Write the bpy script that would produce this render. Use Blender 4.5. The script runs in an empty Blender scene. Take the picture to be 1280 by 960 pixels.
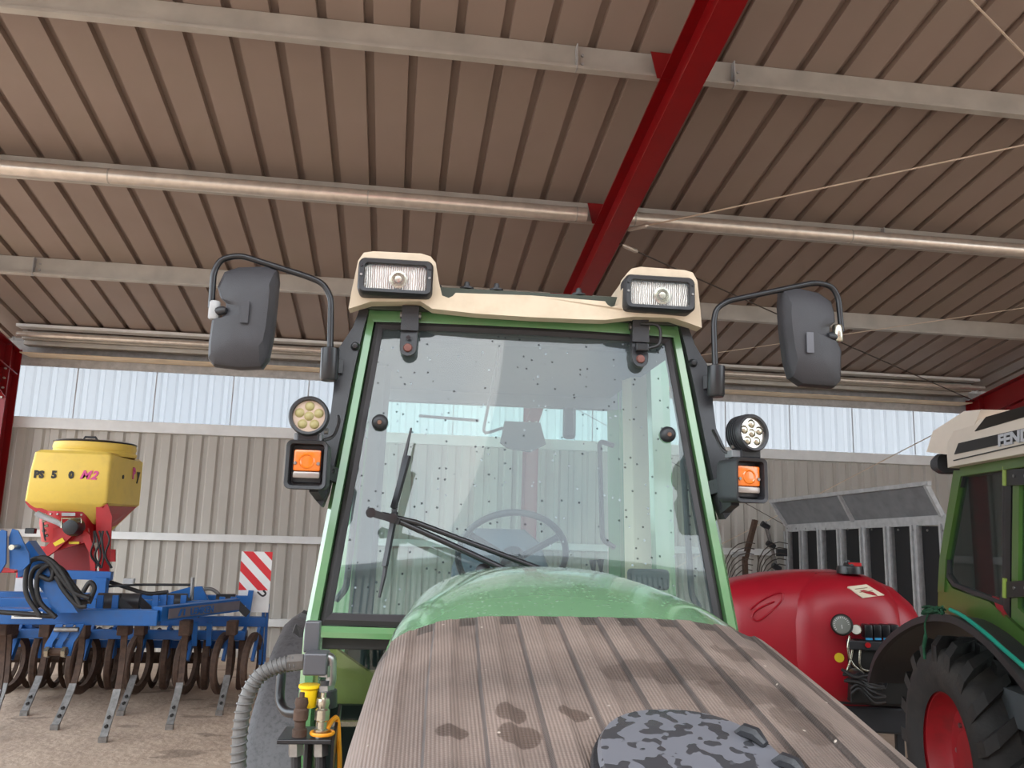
import bpy, bmesh, math, random
from mathutils import Vector, Matrix
random.seed(7)
SC = bpy.context.scene
COL = SC.collection
PI = math.pi

# ------------------------------------------------------------------ camera
F_PX = 1026.17
YAW, PITCH, ROLL = math.radians(7.784), math.radians(9.895), math.radians(1.662)
EYE = Vector((0, 0, 1.85))
_f = Vector((math.sin(YAW)*math.cos(PITCH), math.cos(YAW)*math.cos(PITCH), math.sin(PITCH)))
_r0 = Vector((math.cos(YAW), -math.sin(YAW), 0)); _u0 = _r0.cross(_f)
_r = math.cos(ROLL)*_r0 + math.sin(ROLL)*_u0
_u = -math.sin(ROLL)*_r0 + math.cos(ROLL)*_u0
cam = bpy.data.cameras.new('camera'); cam.sensor_width = 36; cam.lens = 36*F_PX/1280
cam.clip_start = 0.05; cam.clip_end = 400
cam_o = bpy.data.objects.new('camera', cam); COL.objects.link(cam_o)
cam_o.matrix_world = Matrix(((_r.x, _u.x, -_f.x, EYE.x), (_r.y, _u.y, -_f.y, EYE.y), (_r.z, _u.z, -_f.z, EYE.z), (0, 0, 0, 1)))
SC.camera = cam_o

# ------------------------------------------------------------------ sky (overcast), exposure
w = bpy.data.worlds.new('overcast_sky'); SC.world = w; w.use_nodes = True
nt = w.node_tree; nt.nodes.clear()
wo = nt.nodes.new('ShaderNodeOutputWorld'); bg = nt.nodes.new('ShaderNodeBackground')
tc = nt.nodes.new('ShaderNodeTexCoord'); nz = nt.nodes.new('ShaderNodeTexNoise'); cr = nt.nodes.new('ShaderNodeValToRGB')
nz.inputs['Scale'].default_value = 2.2; nz.inputs['Detail'].default_value = 4
cr.color_ramp.elements[0].position = .35; cr.color_ramp.elements[0].color = (.56, .68, .82, 1)
cr.color_ramp.elements[1].position = .62; cr.color_ramp.elements[1].color = (.92, .97, 1.0, 1)
nt.links.new(tc.outputs['Generated'], nz.inputs['Vector']); nt.links.new(nz.outputs['Fac'], cr.inputs['Fac'])
nt.links.new(cr.outputs['Color'], bg.inputs['Color']); bg.inputs['Strength'].default_value = 3.1
nt.links.new(bg.outputs['Background'], wo.inputs['Surface'])
SC.view_settings.view_transform = 'Standard'; SC.view_settings.look = 'None'
SC.view_settings.exposure = 0.60; SC.view_settings.gamma = 1; SC.view_settings.use_curve_mapping = False
SC.cycles.max_bounces = 10; SC.cycles.diffuse_bounces = 5; SC.cycles.transparent_max_bounces = 24
SC.cycles.sample_clamp_indirect = 6

# a weak broad sun through the cloud, from the open side
sd = bpy.data.lights.new('veiled_sun', 'SUN'); sd.energy = .5; sd.angle = math.radians(40); sd.color = (1, .97, .92)
so = bpy.data.objects.new('veiled_sun', sd); COL.objects.link(so)
so.rotation_euler = (math.radians(48), 0, math.radians(-25))

# ------------------------------------------------------------------ pixel helpers (points of the real place at a chosen depth)
def ray(px, py):
    v = _f + _r*((px-640)/F_PX) - _u*((py-480)/F_PX)
    return v/v.y
def at(px, py, Y): return EYE + ray(px, py)*Y
def at_z(px, py, z):
    v = ray(px, py); return EYE + v*((z-EYE.z)/v.z)

# ------------------------------------------------------------------ materials
def s2l(c):
    return tuple((x/12.92 if x <= .04045 else ((x+.055)/1.055)**2.4) for x in [q/255 for q in c])
MATS = {}
def mat(name, rgb, rough=.5, metal=0, var=.12, vscale=6, bump=0, bscale=40, spec=.5, coat=0, dirt=None, dirt_scale=3, dirt_amt=.5, emit=0):
    if name in MATS: return MATS[name]
    m = bpy.data.materials.new(name); m.use_nodes = True; t = m.node_tree; b = t.nodes['Principled BSDF']
    c = s2l(rgb)
    b.inputs['Roughness'].default_value = rough; b.inputs['Metallic'].default_value = metal
    b.inputs['Specular IOR Level'].default_value = spec; b.inputs['Coat Weight'].default_value = coat
    b.inputs['Coat Roughness'].default_value = .08
    tcn = t.nodes.new('ShaderNodeTexCoord'); n = t.nodes.new('ShaderNodeTexNoise'); n.inputs['Scale'].default_value = vscale
    n.inputs['Detail'].default_value = 6; t.links.new(tcn.outputs['Object'], n.inputs['Vector'])
    r = t.nodes.new('ShaderNodeValToRGB')
    r.color_ramp.elements[0].position = .3; r.color_ramp.elements[1].position = .7
    r.color_ramp.elements[0].color = tuple(x*(1-var) for x in c)+(1,); r.color_ramp.elements[1].color = tuple(min(1, x*(1+var)) for x in c)+(1,)
    t.links.new(n.outputs['Fac'], r.inputs['Fac']); out = r.outputs['Color']
    if dirt:
        n2 = t.nodes.new('ShaderNodeTexNoise'); n2.inputs['Scale'].default_value = dirt_scale; n2.inputs['Detail'].default_value = 8
        n2.inputs['Roughness'].default_value = .65; t.links.new(tcn.outputs['Object'], n2.inputs['Vector'])
        mr = t.nodes.new('ShaderNodeMapRange'); mr.inputs[1].default_value = .48; mr.inputs[2].default_value = .72; mr.inputs[4].default_value = dirt_amt
        t.links.new(n2.outputs['Fac'], mr.inputs[0]); mx = t.nodes.new('ShaderNodeMix'); mx.data_type = 'RGBA'
        t.links.new(mr.outputs[0], mx.inputs[0]); t.links.new(out, mx.inputs[6]); mx.inputs[7].default_value = s2l(dirt)+(1,)
        out = mx.outputs[2]
    t.links.new(out, b.inputs['Base Color'])
    if bump:
        n3 = t.nodes.new('ShaderNodeTexNoise'); n3.inputs['Scale'].default_value = bscale; n3.inputs['Detail'].default_value = 4
        t.links.new(tcn.outputs['Object'], n3.inputs['Vector']); bp = t.nodes.new('ShaderNodeBump')
        bp.inputs['Strength'].default_value = bump; bp.inputs['Distance'].default_value = .01
        t.links.new(n3.outputs['Fac'], bp.inputs['Height']); t.links.new(bp.outputs['Normal'], b.inputs['Normal'])
    MATS[name] = m; return m

M = {}
M['green'] = mat('green_paint', (92, 134, 88), .26, var=.06, coat=1.0, dirt=(130, 136, 104), dirt_scale=5, dirt_amt=.25)
M['green_dark'] = mat('dark_green_paint', (76, 108, 48), .3, var=.08, coat=.4)
M['cream'] = mat('cream_plastic', (216, 198, 174), .5, var=.04, dirt=(170, 150, 120), dirt_scale=8, dirt_amt=.3)
M['cream2'] = mat('grey_cream_plastic', (222, 208, 194), .5, var=.03)
M['black'] = mat('black_plastic', (44, 44, 47), .42, var=.15, bump=.15, bscale=300)
M['blackpaint'] = mat('black_painted_steel', (30, 30, 33), .3, var=.15)
M['mirrorblack'] = mat('mirror_housing_plastic', (54, 53, 57), .45, var=.12, vscale=10, bump=.25, bscale=400)
M['rubber'] = mat('rubber_seal', (50, 46, 48), .6, var=.12)
M['tyre'] = mat('tyre_rubber', (48, 46, 46), .75, var=.2, dirt=(95, 85, 75), dirt_scale=4, dirt_amt=.35, bump=.2, bscale=60)
M['fender'] = mat('fender_plastic', (72, 70, 72), .5, var=.1, dirt=(28, 28, 28), dirt_scale=60, dirt_amt=.8, bump=.1)
M['galv'] = mat('galvanised_steel', (186, 181, 172), .42, .3, var=.12, vscale=4, bump=.05, bscale=30)
M['galvtube'] = mat('bright_galvanised_tube', (222, 212, 200), .3, .6, var=.1, vscale=12)
M['galvdark'] = mat('weathered_galvanised_steel', (172, 172, 172), .6, .0, var=.15, vscale=15)
M['steel'] = mat('bare_steel', (150, 148, 146), .35, .9, var=.2, vscale=30)
M['chrome'] = mat('zinc_plated_fitting', (190, 186, 170), .25, .95, var=.15, vscale=60)
M['redsteel'] = mat('red_painted_steel', (128, 6, 12), .35, var=.1, vscale=3)
M['redmach'] = mat('red_machine_paint', (176, 18, 24), .4, var=.1)
M['redplastic'] = mat('red_tank_plastic', (164, 20, 38), .38, var=.06, vscale=5)
M['rim'] = mat('red_rim_paint', (165, 22, 34), .5, var=.15, dirt=(70, 40, 36), dirt_scale=5, dirt_amt=.5)
M['yellow'] = mat('yellow_tank_plastic', (236, 202, 92), .5, var=.05, vscale=3, dirt=(190, 160, 90), dirt_scale=6, dirt_amt=.3)
M['yellowcap'] = mat('yellow_cap_plastic', (250, 205, 20), .45, var=.04)
M['orangecord'] = mat('orange_cord', (235, 150, 30), .5, var=.05)
M['blue'] = mat('blue_machine_paint', (20, 92, 162), .4, var=.15, dirt=(60, 66, 80), dirt_scale=6, dirt_amt=.45)
M['rust'] = mat('rusty_steel', (76, 56, 44), .75, .0, var=.3, vscale=25, bump=.3, bscale=80)
M['worn'] = mat('worn_share_steel', (140, 138, 136), .5, .6, var=.25, vscale=30)
M['white'] = mat('white_sheet', (232, 232, 230), .5, var=.03)
M['red_reflective'] = mat('red_reflective_film', (214, 40, 48), .4, var=.03)
M['galvplate'] = mat('plain_galvanised_plate', (226, 226, 224), .45, .0, var=.06)
M['magenta'] = mat('magenta_print', (214, 74, 140), .5, var=.03)
M['ink'] = mat('black_print', (28, 26, 24), .5, var=.03)
M['silver'] = mat('silver_print', (200, 200, 205), .35, .3, var=.05)
M['hosegrey'] = mat('grey_spiral_hose', (104, 102, 100), .5, var=.06)
M['hoseblack'] = mat('black_hose', (34, 33, 34), .5, var=.2)
M['cable'] = mat('steel_cable', (214, 196, 176), .5, .4, var=.1)
M['cabledark'] = mat('dark_steel_cable', (84, 76, 70), .6, .3, var=.1)
M['interior'] = mat('cab_lining', (88, 92, 96), .8, var=.08)
M['tan'] = mat('tan_pillar_lining', (190, 178, 150), .8, var=.05)
M['seat'] = mat('seat_fabric', (96, 104, 116), .9, var=.1, bump=.2, bscale=200)
M['olive'] = mat('olive_floor_mat', (190, 182, 112), .9, var=.1)
M['concrete'] = mat('pale_ground', (150, 140, 126), .9, var=.1, vscale=1)
M['rope'] = mat('green_rope', (34, 84, 58), .9, var=.25, vscale=60, bump=.4, bscale=150)
M['tealrope'] = mat('teal_strap', (24, 150, 128), .6, var=.08)
M['bluelever'] = mat('blue_plastic', (60, 150, 200), .4, var=.03)
M['tarp'] = mat('black_trailer_board', (22, 22, 24), .6, var=.15)
M['fitting'] = mat('grey_block_metal', (88, 88, 92), .4, .3, var=.1)
M['rockgrey'] = mat('grey_trailer_paint', (122, 123, 126), .5, .0, var=.15, vscale=8)
M['sticker'] = mat('cream_sticker', (226, 214, 190), .5, var=.05)
M['yellowsticker'] = mat('yellow_sticker', (228, 200, 40), .5, var=.05)
M['led'] = mat('led_reflector', (205, 198, 188), .18, .75, var=.05)
M['ledwarm'] = mat('led_reflector_warm', (188, 166, 148), .3, .2, var=.05)
M['leddot'] = mat('led_chip', (160, 148, 100), .4, var=.05)
M['whiteplastic'] = mat('white_gauge_face', (225, 222, 212), .4, var=.03)

# fine-ribbed dusty mesh cover of the hood
def mesh_cover(dark=False):
    m = bpy.data.materials.new('dark_hood_mesh' if dark else 'dusty_hood_mesh'); m.use_nodes = True; t = m.node_tree; b = t.nodes['Principled BSDF']
    N = t.nodes.new; L = t.links.new
    tcn = N('ShaderNodeTexCoord'); sep = N('ShaderNodeSeparateXYZ'); L(tcn.outputs['Object'], sep.inputs[0])
    wv = N('ShaderNodeTexWave'); wv.wave_type = 'BANDS'; wv.bands_direction = 'X'; wv.inputs['Scale'].default_value = 50; wv.inputs['Distortion'].default_value = .0
    L(tcn.outputs['Object'], wv.inputs['Vector'])
    wy = N('ShaderNodeTexWave'); wy.wave_type = 'BANDS'; wy.bands_direction = 'Y'; wy.inputs['Scale'].default_value = 60; L(tcn.outputs['Object'], wy.inputs['Vector'])
    n1 = N('ShaderNodeTexNoise'); n1.inputs['Scale'].default_value = 5; n1.inputs['Detail'].default_value = 7; L(tcn.outputs['Object'], n1.inputs['Vector'])
    r1 = N('ShaderNodeValToRGB'); r1.color_ramp.elements[0].position = .32; r1.color_ramp.elements[1].position = .68
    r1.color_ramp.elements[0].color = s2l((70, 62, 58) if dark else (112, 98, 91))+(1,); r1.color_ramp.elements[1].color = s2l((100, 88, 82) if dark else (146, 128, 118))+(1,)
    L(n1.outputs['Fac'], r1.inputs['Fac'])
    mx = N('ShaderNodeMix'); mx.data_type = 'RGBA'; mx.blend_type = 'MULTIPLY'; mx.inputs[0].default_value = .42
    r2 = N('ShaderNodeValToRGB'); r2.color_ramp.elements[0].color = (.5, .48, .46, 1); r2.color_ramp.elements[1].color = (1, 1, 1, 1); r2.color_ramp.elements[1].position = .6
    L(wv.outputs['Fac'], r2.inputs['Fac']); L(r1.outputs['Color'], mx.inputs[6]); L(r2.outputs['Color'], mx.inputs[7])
    # wet, darker blots
    prev = mx.outputs[2]
    blots = [(-.303, -1.685, .026, .020), (-.207, -1.64, .024, .03), (-.200, -1.71, .034, .036), (-.105, -1.64, .026, .022), (.10, -1.47, .13, .05), (.22, -1.55, .09, .06), (.27, -1.66, .05, .06), (.28, -1.36, .06, .035)]
    nd = N('ShaderNodeTexNoise'); nd.inputs['Scale'].default_value = 22; L(tcn.outputs['Object'], nd.inputs['Vector'])
    for bx, by, rx, ry in blots:
        vm = N('ShaderNodeCombineXYZ')
        def mth(op, a, bb):
            q = N('ShaderNodeMath'); q.operation = op
            for k, v in enumerate((a, bb)):
                if isinstance(v, (int, float)): q.inputs[k].default_value = v
                else: L(v, q.inputs[k])
            return q.outputs[0]
        dx = mth('MULTIPLY', mth('SUBTRACT', sep.outputs['X'], bx), 1/rx); dy = mth('MULTIPLY', mth('SUBTRACT', sep.outputs['Y'], by), 1/ry)
        d = mth('ADD', mth('MULTIPLY', dx, dx), mth('MULTIPLY', dy, dy))
        d2 = mth('ADD', d, mth('MULTIPLY', mth('SUBTRACT', nd.outputs['Fac'], .5), 1.1))
        mk = N('ShaderNodeMapRange'); mk.inputs[1].default_value = 1.08; mk.inputs[2].default_value = .92; L(d2, mk.inputs[0])
        mm = N('ShaderNodeMix'); mm.data_type = 'RGBA'; mm.blend_type = 'MULTIPLY'
        k = mth('MULTIPLY', mk.outputs[0], .85 if rx < .045 and by < -1.6 and bx < 0 else .5)
        L(k, mm.inputs[0]); L(prev, mm.inputs[6]); mm.inputs[7].default_value = (.42, .38, .36, 1); prev = mm.outputs[2]
    # pale specks
    vo = N('ShaderNodeTexVoronoi'); vo.inputs['Scale'].default_value = 26; L(tcn.outputs['Object'], vo.inputs['Vector'])
    sp = N('ShaderNodeMapRange'); sp.inputs[1].default_value = .09; sp.inputs[2].default_value = .05; L(vo.outputs['Distance'], sp.inputs[0])
    vc = N('ShaderNodeSeparateColor'); L(vo.outputs['Color'], vc.inputs[0]); gt = N('ShaderNodeMath'); gt.operation = 'GREATER_THAN'; gt.inputs[1].default_value = .72; L(vc.outputs[0], gt.inputs[0])
    mu = N('ShaderNodeMath'); mu.operation = 'MULTIPLY'; L(sp.outputs[0], mu.inputs[0]); L(gt.outputs[0], mu.inputs[1])
    ms = N('ShaderNodeMix'); ms.data_type = 'RGBA'; L(mu.outputs[0], ms.inputs[0]); L(prev, ms.inputs[6]); ms.inputs[7].default_value = s2l((196, 182, 168))+(1,)
    L(ms.outputs[2], b.inputs['Base Color'])
    b.inputs['Roughness'].default_value = .55
    bp = N('ShaderNodeBump'); bp.inputs['Strength'].default_value = .5; bp.inputs['Distance'].default_value = .003
    L(wv.outputs['Fac'], bp.inputs['Height']); bp2 = N('ShaderNodeBump'); bp2.inputs['Strength'].default_value = .25; bp2.inputs['Distance'].default_value = .002
    L(wy.outputs['Fac'], bp2.inputs['Height']); L(bp.outputs['Normal'], bp2.inputs['Normal']); L(bp2.outputs['Normal'], b.inputs['Normal'])
    return m
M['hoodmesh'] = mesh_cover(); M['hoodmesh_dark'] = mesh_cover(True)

def wet_paint():
    m = mat('rain_beaded_green_paint', (112, 154, 112), .24, var=.05, coat=1.0); t = m.node_tree; b = t.nodes['Principled BSDF']; N = t.nodes.new; L = t.links.new
    tcn = N('ShaderNodeTexCoord'); vo = N('ShaderNodeTexVoronoi'); vo.inputs['Scale'].default_value = 75; L(tcn.outputs['Object'], vo.inputs['Vector'])
    sep = N('ShaderNodeSeparateColor'); L(vo.outputs['Color'], sep.inputs[0]); a = N('ShaderNodeMapRange'); a.inputs[1].default_value = .32; a.inputs[2].default_value = .1; L(vo.outputs['Distance'], a.inputs[0])
    g = N('ShaderNodeMath'); g.operation = 'GREATER_THAN'; g.inputs[1].default_value = .55; L(sep.outputs[0], g.inputs[0]); mu = N('ShaderNodeMath'); mu.operation = 'MULTIPLY'; L(a.outputs[0], mu.inputs[0]); L(g.outputs[0], mu.inputs[1])
    bp = N('ShaderNodeBump'); bp.inputs['Strength'].default_value = .5; bp.inputs['Distance'].default_value = .003; L(mu.outputs[0], bp.inputs['Height']); L(bp.outputs['Normal'], b.inputs['Coat Normal'])
    L(bp.outputs['Normal'], b.inputs['Normal']); return m
M['wetgreen'] = wet_paint()
def spotted(name, base, spot, scale, thr0, thr1, rough=.3, rs=.1):
    m = bpy.data.materials.new(name); m.use_nodes = True; t = m.node_tree; b = t.nodes['Principled BSDF']; N = t.nodes.new; L = t.links.new
    tcn = N('ShaderNodeTexCoord'); n = N('ShaderNodeTexNoise'); n.inputs['Scale'].default_value = scale; n.inputs['Detail'].default_value = 1.2
    L(tcn.outputs['Object'], n.inputs['Vector']); mr = N('ShaderNodeMapRange'); mr.inputs[1].default_value = thr0; mr.inputs[2].default_value = thr1
    L(n.outputs['Fac'], mr.inputs[0]); mx = N('ShaderNodeMix'); mx.data_type = 'RGBA'; L(mr.outputs[0], mx.inputs[0])
    mx.inputs[6].default_value = s2l(base)+(1,); mx.inputs[7].default_value = s2l(spot)+(1,); L(mx.outputs[2], b.inputs['Base Color'])
    rr = N('ShaderNodeMapRange'); rr.inputs[3].default_value = rough; rr.inputs[4].default_value = rs; L(mr.outputs[0], rr.inputs[0]); L(rr.outputs[0], b.inputs['Roughness'])
    bp = N('ShaderNodeBump'); bp.inputs['Strength'].default_value = .4; bp.inputs['Distance'].default_value = .002; L(mr.outputs[0], bp.inputs['Height']); L(bp.outputs['Normal'], b.inputs['Normal'])
    return m
M['wetcover'] = spotted('wet_black_cover', (106, 106, 112), (62, 62, 65), 40, .53, .56, .34, .2)

def glass(name, tint, blend=.25, haze=0.0, drops=False, gloss_rough=.02):
    m = bpy.data.materials.new(name); m.use_nodes = True; t = m.node_tree; t.nodes.clear(); N = t.nodes.new; L = t.links.new
    out = N('ShaderNodeOutputMaterial'); tr = N('ShaderNodeBsdfTransparent'); tr.inputs['Color'].default_value = tint+(1,)
    gl = N('ShaderNodeBsdfGlossy'); gl.inputs['Roughness'].default_value = gloss_rough
    lw = N('ShaderNodeLayerWeight'); lw.inputs['Blend'].default_value = blend
    mr = N('ShaderNodeMath'); mr.operation = 'MULTIPLY_ADD'; L(lw.outputs['Fresnel'], mr.inputs[0]); mr.inputs[1].default_value = 1.0; mr.inputs[2].default_value = .03
    mx = N('ShaderNodeMixShader'); L(mr.outputs[0], mx.inputs[0]); L(tr.outputs[0], mx.inputs[1]); L(gl.outputs[0], mx.inputs[2]); o = mx.outputs[0]
    if haze:
        df = N('ShaderNodeBsdfDiffuse'); df.inputs['Color'].default_value = (.62, .74, .78, 1); m2 = N('ShaderNodeMixShader'); m2.inputs[0].default_value = haze
        L(o, m2.inputs[1]); L(df.outputs[0], m2.inputs[2]); o = m2.outputs[0]
    if drops:
        tcn = N('ShaderNodeTexCoord'); vo = N('ShaderNodeTexVoronoi'); vo.inputs['Scale'].default_value = 38; L(tcn.outputs['Object'], vo.inputs['Vector'])
        sep = N('ShaderNodeSeparateColor'); L(vo.outputs['Color'], sep.inputs[0]); g = N('ShaderNodeMath'); g.operation = 'GREATER_THAN'; g.inputs[1].default_value = .45; L(sep.outputs[0], g.inputs[0])
        a = N('ShaderNodeMapRange'); a.inputs[1].default_value = .19; a.inputs[2].default_value = .13; L(vo.outputs['Distance'], a.inputs[0])
        mu = N('ShaderNodeMath'); mu.operation = 'MULTIPLY'; L(a.outputs[0], mu.inputs[0]); L(g.outputs[0], mu.inputs[1])
        m8 = N('ShaderNodeMath'); m8.operation = 'MULTIPLY'; L(mu.outputs[0], m8.inputs[0]); m8.inputs[1].default_value = .7
        df = N('ShaderNodeBsdfDiffuse'); cr2 = N('ShaderNodeValToRGB'); cr2.color_ramp.interpolation = 'CONSTANT'
        cr2.color_ramp.elements[0].color = (.03, .04, .05, 1); cr2.color_ramp.elements[1].color = (.30, .36, .38, 1); cr2.color_ramp.elements[1].position = .6
        L(sep.outputs[1], cr2.inputs[0]); L(cr2.outputs[0], df.inputs['Color'])
        m3 = N('ShaderNodeMixShader'); L(m8.outputs[0], m3.inputs[0]); L(o, m3.inputs[1]); L(df.outputs[0], m3.inputs[2]); o = m3.outputs[0]
    L(o, out.inputs['Surface']); return m
M['windshield'] = glass('windshield_glass', (.70, .86, .82), .36, .05, True)
M['glass'] = glass('tinted_side_glass', (.62, .80, .74), .36, .015)
M['lowglass'] = glass('lower_window_glass', (.66, .74, .70), .15, .0)
M['rearglass'] = glass('rear_window_glass', (.86, .96, .93), .12)
M['lens'] = glass('clear_lens', (.97, .97, .97), .08, .05)

def orange_lens():
    m = bpy.data.materials.new('amber_lens'); m.use_nodes = True; b = m.node_tree.nodes['Principled BSDF']
    b.inputs['Base Color'].default_value = (.80, .17, .012, 1); b.inputs['Roughness'].default_value = .15; b.inputs['Coat Weight'].default_value = .6
    b.inputs['Subsurface Weight'].default_value = .15; return m
M['amber'] = orange_lens()
def reflector():
    m = bpy.data.materials.new('fluted_headlamp_glass'); m.use_nodes = True; t = m.node_tree; b = t.nodes['Principled BSDF']; N = t.nodes.new; L = t.links.new
    tcn = N('ShaderNodeTexCoord'); wv = N('ShaderNodeTexWave'); wv.bands_direction = 'X'; wv.inputs['Scale'].default_value = 38; wv.inputs['Distortion'].default_value = 4; L(tcn.outputs['Object'], wv.inputs['Vector'])
    r = N('ShaderNodeValToRGB'); r.color_ramp.elements[0].color = s2l((168, 150, 136))+(1,); r.color_ramp.elements[1].color = s2l((240, 236, 228))+(1,)
    L(wv.outputs['Fac'], r.inputs[0]); L(r.outputs[0], b.inputs['Base Color']); b.inputs['Metallic'].default_value = .6; b.inputs['Roughness'].default_value = .22
    bp = N('ShaderNodeBump'); bp.inputs['Strength'].default_value = .6; bp.inputs['Distance'].default_value = .004; L(wv.outputs['Fac'], bp.inputs['Height']); L(bp.outputs['Normal'], b.inputs['Normal']); return m
M['flutes'] = reflector()

def translucent_sheet():
    m = bpy.data.materials.new('translucent_corrugated_sheet'); m.use_nodes = True; t = m.node_tree; t.nodes.clear(); N = t.nodes.new; L = t.links.new
    out = N('ShaderNodeOutputMaterial'); tr = N('ShaderNodeBsdfTransparent'); tr.inputs['Color'].default_value = (.60, .61, .62, 1)
    tl = N('ShaderNodeBsdfTranslucent'); tl.inputs['Color'].default_value = (.60, .62, .64, 1); df = N('ShaderNodeBsdfDiffuse'); df.inputs['Color'].default_value = (.40, .41, .43, 1)
    a = N('ShaderNodeMixShader'); a.inputs[0].default_value = .3; L(tl.outputs[0], a.inputs[1]); L(df.outputs[0], a.inputs[2])
    b = N('ShaderNodeMixShader'); b.inputs[0].default_value = .62; L(tr.outputs[0], b.inputs[1]); L(a.outputs[0], b.inputs[2]); L(b.outputs[0], out.inputs[0]); return m
M['translucent'] = translucent_sheet()
M['cladding'] = mat('grey_beige_wall_cladding', (182, 176, 167), .5, .0, var=.04, vscale=1.5)
M['roofsheet'] = mat('grey_brown_roof_underside', (152, 135, 125), .6, .0, var=.06, vscale=1.3, dirt=(148, 136, 122), dirt_scale=.7, dirt_amt=.5)

def ground_mat():
    m = bpy.data.materials.new('dusty_earth_floor'); m.use_nodes = True; t = m.node_tree; b = t.nodes['Principled BSDF']; N = t.nodes.new; L = t.links.new
    tcn = N('ShaderNodeTexCoord')
    n = N('ShaderNodeTexNoise'); n.inputs['Scale'].default_value = 1.4; n.inputs['Detail'].default_value = 9; n.inputs['Roughness'].default_value = .7; L(tcn.outputs['Object'], n.inputs['Vector'])
    r = N('ShaderNodeValToRGB'); r.color_ramp.elements[0].position = .3; r.color_ramp.elements[1].position = .7
    r.color_ramp.elements[0].color = s2l((162, 140, 122))+(1,); r.color_ramp.elements[1].color = s2l((196, 174, 154))+(1,); L(n.outputs['Fac'], r.inputs[0])
    mp = N('ShaderNodeMapping'); mp.inputs['Scale'].default_value = (1.1, 2.6, 1); L(tcn.outputs['Object'], mp.inputs[0])
    n2 = N('ShaderNodeTexNoise'); n2.inputs['Scale'].default_value = 1.3; n2.inputs['Detail'].default_value = 3; L(mp.outputs[0], n2.inputs['Vector'])
    mr = N('ShaderNodeMapRange'); mr.inputs[1].default_value = .62; mr.inputs[2].default_value = .66; mr.inputs[4].default_value = .6; L(n2.outputs['Fac'], mr.inputs[0])
    mx = N('ShaderNodeMix'); mx.data_type = 'RGBA'; L(mr.outputs[0], mx.inputs[0]); L(r.outputs[0], mx.inputs[6]); mx.inputs[7].default_value = s2l((120, 102, 88))+(1,)
    L(mx.outputs[2], b.inputs['Base Color']); b.inputs['Roughness'].default_value = .9
    n3 = N('ShaderNodeTexNoise'); n3.inputs['Scale'].default_value = 14; n3.inputs['Detail'].default_value = 8; L(tcn.outputs['Object'], n3.inputs['Vector'])
    bp = N('ShaderNodeBump'); bp.inputs['Strength'].default_value = .5; bp.inputs['Distance'].default_value = .03; L(n3.outputs['Fac'], bp.inputs['Height']); L(bp.outputs['Normal'], b.inputs['Normal']); return m
M['ground'] = ground_mat()

# ------------------------------------------------------------------ object helpers
def obj(name, bm, m, parent=None, smooth=None, loc=None, label=None):
    me = bpy.data.meshes.new(name); bmesh.ops.recalc_face_normals(bm, faces=bm.faces); bm.to_mesh(me); bm.free()
    if m: me.materials.append(M[m] if isinstance(m, str) else m)
    if smooth:
        me.shade_smooth(); me.set_sharp_from_angle(angle=math.radians(smooth if smooth is not True else 35))
    o = bpy.data.objects.new(name, me); COL.objects.link(o)
    if parent: o.parent = parent
    if loc: o.location = loc
    if label: o['label'] = label
    return o
def thing(name, label, cat, loc=(0, 0, 0), rz=0, group=None):
    o = bpy.data.objects.new(name, None); COL.objects.link(o); o.location = loc; o.rotation_euler = (0, 0, rz); o.empty_display_size = .2
    o['label'] = label; o['category'] = cat
    if group: o['group'] = group
    return o
def tag(o, label, cat, group=None):
    o['label'] = label; o['category'] = cat
    if group: o['group'] = group
    return o
def setting(name, label=None):
    o = bpy.data.objects.new(name, None); COL.objects.link(o); o['kind'] = 'structure'
    if label: o['label'] = label
    return o
def B(): return bmesh.new()
def add_box(bm, x0, x1, y0, y1, z0, z1, bev=0, mtx=None):
    r = bmesh.ops.create_cube(bm, size=1); vs = r['verts']
    for v in vs: v.co = Vector(((x0+x1)/2+v.co.x*(x1-x0), (y0+y1)/2+v.co.y*(y1-y0), (z0+z1)/2+v.co.z*(z1-z0)))
    if bev:
        es = list({e for v in vs for e in v.link_edges})
        g = bmesh.ops.bevel(bm, geom=es, offset=bev, segments=2, affect='EDGES', profile=.5); vs = list({v for f in g['faces'] for v in f.verts} | {v for v in vs if v.is_valid})
    if mtx: bmesh.ops.transform(bm, matrix=mtx, verts=vs)
    return bm
def box(x0, x1, y0, y1, z0, z1, bev=0, mtx=None): return add_box(B(), x0, x1, y0, y1, z0, z1, bev, mtx)
def add_bar(bm, a, b, w_, h_, up=Vector((0, 0, 1))):
    """rectangular bar from a to b, w_ wide (sideways), h_ high"""
    a, b = Vector(a), Vector(b); d = (b-a).normalized()
    s = d.cross(up)
    if s.length < 1e-4: s = d.cross(Vector((0, 1, 0)))
    s.normalize(); u = s.cross(d).normalized()
    vs = [bm.verts.new(p+s*sx*w_/2+u*sz*h_/2) for p in (a, b) for sx, sz in ((-1, -1), (1, -1), (1, 1), (-1, 1))]
    for f in ((0, 1, 2, 3), (7, 6, 5, 4), (0, 4, 5, 1), (1, 5, 6, 2), (2, 6, 7, 3), (3, 7, 4, 0)): bm.faces.new([vs[i] for i in f])
    return bm
def bar(a, b, w_, h_, up=Vector((0, 0, 1))): return add_bar(B(), a, b, w_, h_, up)
def smooth_path(pts, n=6):
    P = [Vector(p) for p in pts]; P = [2*P[0]-P[1]]+P+[2*P[-1]-P[-2]]; out = []
    for i in range(1, len(P)-2):
        for k in range(n):
            t = k/n; a, b, c, d = P[i-1:i+3]
            out.append(.5*((2*b)+(c-a)*t+(2*a-5*b+4*c-d)*t*t+(3*b-a-3*c+d)*t**3))
    out.append(P[-2]); return out
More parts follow.
